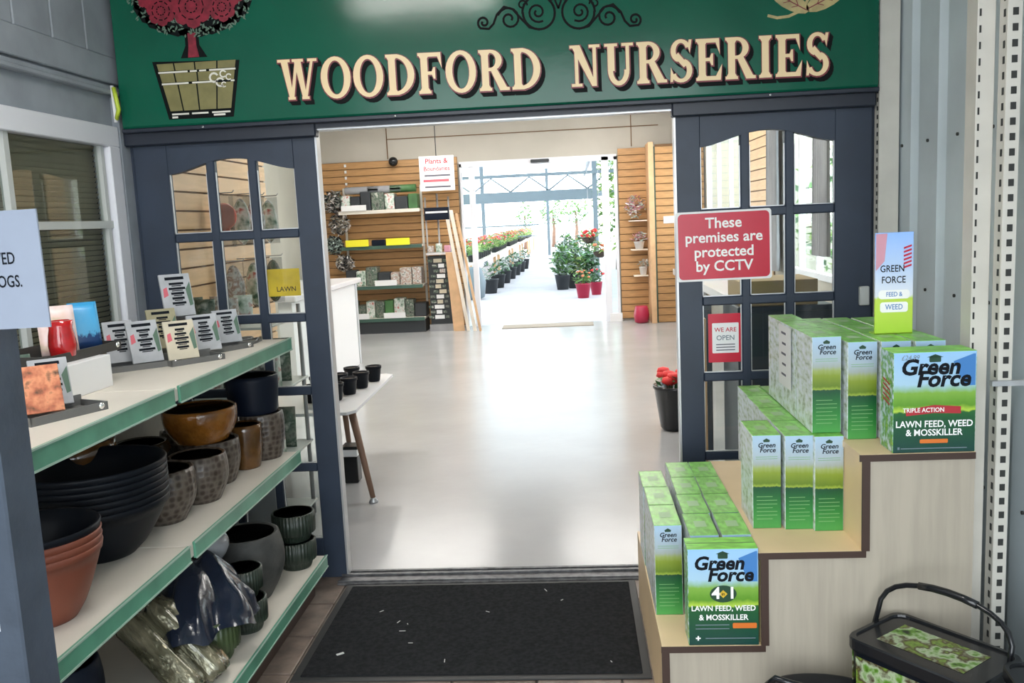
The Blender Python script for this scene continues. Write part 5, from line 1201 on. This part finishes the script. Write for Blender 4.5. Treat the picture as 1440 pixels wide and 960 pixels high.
# card spinner
sp_ = thing('card_spinner', 'wire card spinner beside the far shelving unit', 'rack', (0, 0, 0))
b = B()
for x in (-1.02, -0.68): b.tube([(x, 9.15, 0.0), (x, 9.15, 1.95)], 0.012, 8)
b.tube([(-0.85, 9.2, 0.0), (-0.85, 9.2, 2.0)], 0.014, 8); b.box(-1.04, -0.66, 9.05, 9.35, 0.0, 0.10); obj('frame', b, M['wire'], sp_)
b = B(); b.box(-1.03, -0.67, 9.02, 9.36, 1.12, 1.15); obj('shelf', b, M['counter_top'], sp_)
b = B(); b.box(-1.02, -0.68, 9.10, 9.30, 0.10, 1.10); obj('basket', b, M['darkmisc'], sp_)
b = B(); b.box(-1.03, -0.67, 9.08, 9.10, 1.62, 1.80); obj('header', b, M['navy_plastic'], sp_)
b = B(); b.box(-1.01, -0.69, 9.078, 9.082, 1.72, 1.745); obj('header_print', b, M['paper'], sp_)
rr = random.Random(8)
for k in range(12):
    z = 0.18+0.075*k; x = -0.87+rr.uniform(-0.04, 0.06); w = rr.uniform(0.08, 0.14)
    b = B(); b.box(x-w/2, x+w/2, 9.075, 9.09, z, z+0.055); obj('card', b, M[rr.choice(['paper', 'cardcream', 'stockB'])], sp_)
    b = B(); b.box(x-w/2-0.09, x-w/2-0.02, 9.08, 9.09, z+0.01, z+0.045); b.box(x+w/2+0.02, x+w/2+0.07, 9.08, 9.09, z+0.01, z+0.045); obj('card', b, M['stockA'], sp_)
# stock on the spinner shelf
for k in range(3): stock('small_box', ['pale small box at the left of the spinner shelf', 'green small box mid way along the spinner shelf', 'pink small box at the right of the spinner shelf'][k], -1.01+0.12*k, -0.92+0.12*k, 9.06, 9.14, 1.151, 0.10+0.03*(k == 1), M[['stockB', 'stockC', 'flower_pink'][k]], 'box')
# white price board over the spinner
pb = thing('price_board', 'white board with red heading hanging above the card spinner', 'sign', (-0.80, 9.0, 2.28))
b = B(); b.box(-0.25, 0.25, 0, 0.01, -0.245, 0.245); obj('board', b, M['paper'], pb)
lettering(pb, 'Plants &', 0.10, M['redsign'], 0, -0.002, 0.17, bold=0.015, sx=1.0); lettering(pb, 'Boundaries', 0.088, M['redsign'], 0, -0.002, 0.065, bold=0.012, sx=0.95)
b = B()
for k, z in enumerate((-0.03, -0.19)): b.flat(rect(-0.18, z-0.012, 0.19, z+0.012), -0.002)
obj('print_line', b, M['inkgrey'], pb)
b = B(); b.flat(rect(-0.20, -0.12, 0.17, -0.085), -0.002); obj('red_print_line', b, M['pink'], pb)
b = B(); b.tube([(0, 0.005, 0.245), (0, 0.005, 0.82)], 0.006, 6); obj('hanger', b, M['darkmisc'], pb)
# camera on the back wall
t = thing('security_camera', 'black dome camera at the top of the oak slatwall', 'camera', (-1.49, 9.36, 2.50))
b = B(); b.box(-0.03, 0.03, -0.02, 0.10, -0.02, 0.04, bev=0.005); obj('bracket', b, M['darkmisc'], t)
b = B(); blob(b, 0.07, 0.07, 0.07, 1, 0.0, 16, 10); obj('dome', b, M['blackgloss'], t)
# artificial flowers at the far left
for k, (x, z, r_, ms) in enumerate(((-2.38, 1.95, 0.17, ['flower_white', 'stockA', 'darkmisc']), (-2.32, 1.62, 0.16, ['flower_white', 'ply', 'darkmisc']), (-2.42, 1.32, 0.14, ['leaf4', 'darkmisc']), (-2.28, 1.05, 0.13, ['flower_white', 'ply', 'darkmisc']))):
    b = B(); leaves(b, 0, 0, 0, r_, 0.12, r_, 520, 0.04, 70+k, list(range(len(ms)))); b.tube([(0, 0.25, 0), (0, 0.05, 0)], 0.008, 6)
    tag(obj('dried_flowers', b, [M[q] for q in ms], loc=(x, 9.2, z)), ['topmost dried flower bunch at the far left', 'second dried flower bunch down at the far left', 'silver leaved bunch third down at the far left', 'lowest dried flower bunch at the far left'][k], 'flowers')
b = B()
for k in range(5): b.box(-2.25, -2.22, 9.44, 9.452, 2.1+0.09*k, 2.14+0.09*k)
tag(obj('hook_strip', b, M['paper']), 'white dotted hook strip on the oak slatwall', 'strip')
# planks leaning by the exit
pk = [(-0.66, -0.60, 0.16, 1.15, 'board', 'short wide raw board leaning left of the exit'), (-0.56, -0.46, 0.045, 1.62, 'board_pale', 'tall pale batten leaning left of the exit'), (-0.50, -0.36, 0.05, 1.75, 'board_pale', 'tallest pale batten leaning left of the exit'), (-0.42, -0.28, 0.035, 1.70, 'board', 'thin tan batten leaning nearest the exit')]
for k, (xt, xb, w, h, m_, lab) in enumerate(pk):
    x0, x1 = xb, xt-0.12 if k else xt
    b = B(); b.prism([(x0-w/2, 0), (x0+w/2, 0), (x1+w/2, h), (x1-w/2, h)], 8.98-0.03*k, 9.0-0.03*k, plane='xz'); tag(obj('leaning_plank', b, M[m_]), lab, 'plank')
# small pots and ornaments on the right slatwall
def shelf_bracket(lab, x0, x1, z):
    b = B(); b.box(x0, x1, 9.25, 9.458, z-0.015, z); tag(obj('slat_shelf', b, M['board_pale']), lab, 'shelf')
shelf_bracket('upper little shelf on the slatwall right of the exit', 1.93, 2.19, 1.48); shelf_bracket('middle little shelf on the slatwall right of the exit', 1.95, 2.19, 1.06); shelf_bracket('lowest little shelf on the slatwall right of the exit', 1.98, 2.19, 0.68)
t = thing('silver_wreath', 'round silver and pink wreath on the right slatwall', 'wreath', (2.02, 9.32, 1.68)); b = B(); leaves(b, 0, 0, 0, 0.16, 0.08, 0.17, 200, 0.035, 91, [0, 1, 2]); obj('foliage', b, [M['leaf4'], M['flower_white'], M['flower_pink']], t)
plant('silver_plant', 'silver plant in a white trough on the middle little shelf', 2.07, 9.33, 1.061, 0.075, 0.10, 0.12, 0.08, [M['leaf4'], M['flower_pink']], M['paper'], 80, 0.035)
plant('silver_plant', 'small white ornament plant on the lowest little shelf', 2.12, 9.33, 0.681, 0.06, 0.11, 0.08, 0.07, [M['leaf4'], M['flower_white']], M['paper'], 60, 0.03)
t = thing('red_jar', 'red pot standing on the floor under the right slatwall', 'pot', (2.06, 9.12, 0.0)); b = B(); b.lathe([(0.07, 0), (0.10, 0.02), (0.115, 0.12), (0.09, 0.24), (0.08, 0.25), (0.002, 0.24)], 20); obj('body', b, M['redpot'], t)
b = B(); b.box(2.40, 2.56, 9.035, 9.046, 1.42, 1.52); tag(obj('white_ticket', b, M['paper']), 'small white ticket on the far right slatwall', 'ticket')

# fill panels added to brighten the shop, and the porch strip light
def batten(label, x, y, z, L_, rz=0.0, wd=0.30):
    t = thing('ceiling_light', label, 'lamp', (x, y, z), rz=rz)
    b = B(); b.box(-L_/2, L_/2, -wd/2, wd/2, -0.03, 0.0); obj('case', b, M['lampcase'], t)
    b = B(); b.box(-L_/2+0.02, L_/2-0.02, -wd/2+0.02, wd/2-0.02, -0.055, -0.03); obj('diffuser', b, M['tube'], t)
for i, (x, y) in enumerate(((-0.9, 2.4), (1.6, 2.4), (-0.9, 5.4), (1.6, 5.4), (-0.9, 8.0), (1.6, 8.0))):
    batten('added fill panel on the shop ceiling, %s row %s' % (['near', 'near', 'middle', 'middle', 'far', 'far'][i], ['left', 'right'][i % 2]), x, y, 3.1, 1.5)
batten('strip light under the porch ceiling near the green sign', 0.25, -1.88, 2.95, 0.9)

# ================================================================== OUTSIDE
b = B(); b.box(-25, 30, 9.55, 75, -0.12, -0.01); struct('ground_outside', b, M['concrete_out']).name = 'floor_outside'
b = B(); b.box(-25, 30, -30, -8.0, -0.12, -0.012); struct('ground_front', b, M['concrete_out']).name = 'floor_yard'
# plant benches on the left, each bench with potted plants
rr = random.Random(55)
labn = ['nearest', 'second', 'third', 'fourth', 'fifth']
for k in range(5):
    y0 = 15.5+5.2*k; x1 = -0.95+0.05*k; t = thing('plant_bench', 'slatted plant bench outside on the left, %s to the exit' % labn[k], 'bench', (0, 0, 0))
    b = B(); b.box(x1-1.6, x1, y0, y0+4.8, 0.62, 0.68, bev=0.004); obj('bench_top', b, M['board_pale'], t)
    for x in (x1-1.5, x1-0.08):
        for y in (y0+0.1, y0+4.6): b = B(); b.box(x, x+0.07, y, y+0.07, 0, 0.62); obj('leg', b, M['board'], t)
    for i in range(9):
        for j in range(2):
            fl = [None, M['flower_orange'], M['flower_red'], M['flower_pink']][(i+j+k) % 4]
            col = ['leafy', 'orange flowered', 'red flowered', 'pink flowered'][(i+j+k) % 4]
            plant('bench_plant', '%s pot plant, %s along the %s row of the %s outdoor bench' % (col, ['first', 'second', 'third', 'fourth', 'fifth', 'sixth', 'seventh', 'eighth', 'last'][i], ['aisle side', 'back'][j], labn[k]), x1-0.18-0.5*j, y0+0.3+0.5*i, 0.681, 0.09, 0.14, 0.20, 0.16, [M['leaf3'], M['leaf1']], M['darkmisc'], 46, 0.06, 'plants on the %s outdoor bench' % labn[k], flowers=fl, fn=9)
# pots under and before the benches
for i in range(7):
    plant('ground_plant', 'dark potted plant on the ground along the bench, %s from the exit' % (['first', 'second', 'third', 'fourth', 'fifth', 'sixth', 'seventh'][i]), -0.72+0.045*i, 15.6+1.5*i, -0.01, 0.18, 0.30, 0.25, 0.2, [M['leaf2'], M['leaf4']], M['darkmisc'], 60, 0.07)
b = B(); b.lathe([(0.10, 0), (0.20, 0.05), (0.24, 0.35), (0.16, 0.62), (0.12, 0.66), (0.10, 0.6)], 24); tag(obj('grey_urn', b, M['steel_blue'], loc=(-0.92, 14.2, -0.01)), 'grey blue urn outside left of the exit', 'urn')
# shrubs on the right in black pots
sh = [(0.86, 15.8, 'leaf1', 0.42, 0.55), (1.12, 16.1, 'leaf3', 0.40, 0.50), (0.98, 17.0, 'leaf1', 0.5, 0.75), (1.45, 16.4, 'leaf2', 0.38, 0.40), (1.40, 17.6, 'leaf3', 0.5, 0.8), (1.0, 19.5, 'leaf1', 0.45, 0.6)]
for i, (x, y, m_, rx, rz_) in enumerate(sh):
    plant('potted_shrub', ['bushy green shrub nearest the path outside', 'pale green shrub beside the path shrub', 'tall green shrub behind the path shrub', 'dark green shrub towards the right door post', 'tall pale shrub at the back of the group', 'farthest green shrub of the outdoor group'][i], x, y, -0.01, 0.17, 0.32, rx*0.62, rz_*0.65, [M[m_], M['leaf2'], M['leaf4']], M['darkmisc'], 420, 0.075)
plant('red_potted_plant', 'plant with orange flowers in a glossy red pot outside the exit', 1.28, 13.6, -0.01, 0.15, 0.27, 0.20, 0.14, [M['leaf1']], M['redpot'], 90, 0.06, flowers=M['flower_orange'], fn=10)
plant('red_potted_plant', 'second red potted plant partly behind the exit post', 1.55, 14.2, -0.01, 0.13, 0.25, 0.18, 0.14, [M['leaf2']], M['redpot'], 80, 0.06, flowers=M['flower_red'], fn=8)
for i, (x, y, z, fm) in enumerate(((1.42, 13.4, 1.05, 'flower_red'), (1.62, 13.2, 0.78, 'flower_orange'))):
    t = thing('hanging_basket', ['red flowered basket hanging outside the exit', 'orange flowered basket hanging lower outside the exit'][i], 'basket', (x, y, z))
    b = B(); b.lathe([(0.05, 0), (0.12, 0.06), (0.14, 0.12), (0.002, 0.11)], 16); obj('bowl', b, M['soil'], t)
    b = B(); leaves(b, 0, 0, 0.18, 0.2, 0.2, 0.12, 90, 0.05, i+3, [0, 1]); obj('foliage', b, [M['leaf1'], M['leaf3']], t)
    b = B()
    for k in range(10): b.lathe([(0.001, -0.03), (0.045, 0), (0.03, 0.03), (0.001, 0.03)], 8, T=Matrix.Translation((random.uniform(-0.13, 0.13), random.uniform(-0.16, 0.0), random.uniform(0.12, 0.26))))
    obj('flowers', b, M[fm], t)
    b = B(); b.tube([(0, 0, 0.12), (0, 0, 2.6-z)], 0.006, 5); obj('chain', b, M['wire'], t)
# greenhouse frame
gh = thing('greenhouse_frame', 'blue grey steel greenhouse frame beyond the exit', 'greenhouse', (0, 0, 0))
for (x, y) in ((-3.6, 22), (-1.9, 27), (0.15, 34), (1.72, 19.0), (-3.6, 34), (4.5, 22), (4.5, 34)):
    b = B(); b.box(x-0.06, x+0.06, y-0.06, y+0.06, 0, 3.6); obj('post', b, M['steel_blue'], gh)
b = B(); b.box(-3.7, 1.78, 21.9, 22.0, 2.05, 2.35); obj('gutter_beam', b, M['steel_blue'], gh)
for q in ((-3.7, 4.6, 18.9, 19.0, 2.62, 2.70), (-3.7, 4.6, 33.9, 34.0, 2.35, 2.6)): b = B(); b.box(*q); obj('cross_beam', b, M['steel_blue'], gh)
for q in ((-3.7, -3.6, 10, 34, 2.9, 3.0), (1.68, 1.76, 10, 34, 3.2, 3.3), (4.45, 4.55, 10, 34, 2.9, 3.0)): b = B(); b.box(*q); obj('side_beam', b, M['steel_blue'], gh)
for k in range(5):
    x = -2.8+1.1*k; b = B(); b.tube([(x, 21.95, 2.35), (x+0.55, 21.95, 2.75), (x+1.1, 21.95, 2.35)], 0.025, 6); obj('truss', b, M['steel_blue'], gh)
for q in ((1.3, 1.36), (0.9, 0.94)): b = B(); b.box(-3.4, -0.1, 30.0, 30.05, *q); obj('rail', b, M['steel_blue'], gh)
rm = bpy.data.materials.new('milky_roof_sheet'); rm.use_nodes = True
_n = rm.node_tree.nodes; _l = rm.node_tree.links; _n.clear(); _o = _n.new('ShaderNodeOutputMaterial'); _t = _n.new('ShaderNodeBsdfTranslucent'); _t.inputs[0].default_value = (0.62, 0.66, 0.68, 1)
_d = _n.new('ShaderNodeBsdfDiffuse'); _d.inputs[0].default_value = (0.7, 0.7, 0.7, 1); _m = _n.new('ShaderNodeMixShader'); _m.inputs[0].default_value = 0.2; _l.new(_t.outputs[0], _m.inputs[1]); _l.new(_d.outputs[0], _m.inputs[2]); _l.new(_m.outputs[0], _o.inputs[0])
for k in range(8):
    b = B(); b.box(-8.0, 8.0, 9.7+3.2*k, 12.86+3.2*k, 3.62, 3.63); obj('roof_sheet', b, rm, gh)
# trees
def tree(label, x, y, h, rx, rz_, ms, n, size, seed):
    t = thing('tree', label, 'tree', (x, y, 0)); b = B(); b.tube([(0, 0, 0), (0.05, 0, h*0.5), (0, 0.05, h)], [0.12, 0.09, 0.04], 8); obj('trunk', b, M['wood_leg'], t)
    b = B(); leaves(b, 0, 0, h, rx, rx, rz_, n, size, seed, list(range(len(ms)))); obj('crown', b, [M[q] for q in ms], t)
tree('loose green tree outside right of the greenhouse post', 2.45, 22.0, 2.2, 0.75, 1.7, ['leaf1', 'leaf3'], 900, 0.11, 1)
tree('pale round tree far down the path', 0.15, 44, 1.9, 0.7, 0.8, ['leaf1', 'leaf4'], 420, 0.13, 2)
tree('pale round tree at the right of the far pair', 1.35, 42, 1.9, 0.7, 0.8, ['leaf1', 'leaf4'], 420, 0.13, 3)
tree('slender tree left of the far pair', -1.3, 43, 1.7, 0.5, 0.8, ['leaf4', 'leaf1'], 300, 0.12, 4)
tree('green tree outside the far right window', 4.3, 15.5, 2.1, 1.0, 1.0, ['leaf1', 'leaf3'], 700, 0.12, 5)
tree('green tree outside the closer right window', 4.8, 8.0, 1.5, 0.9, 0.9, ['leaf1', 'leaf2', 'leaf3'], 600, 0.10, 6)
for i, (x, h) in enumerate(((-0.62, 1.55), (-0.15, 1.35))):
    pass
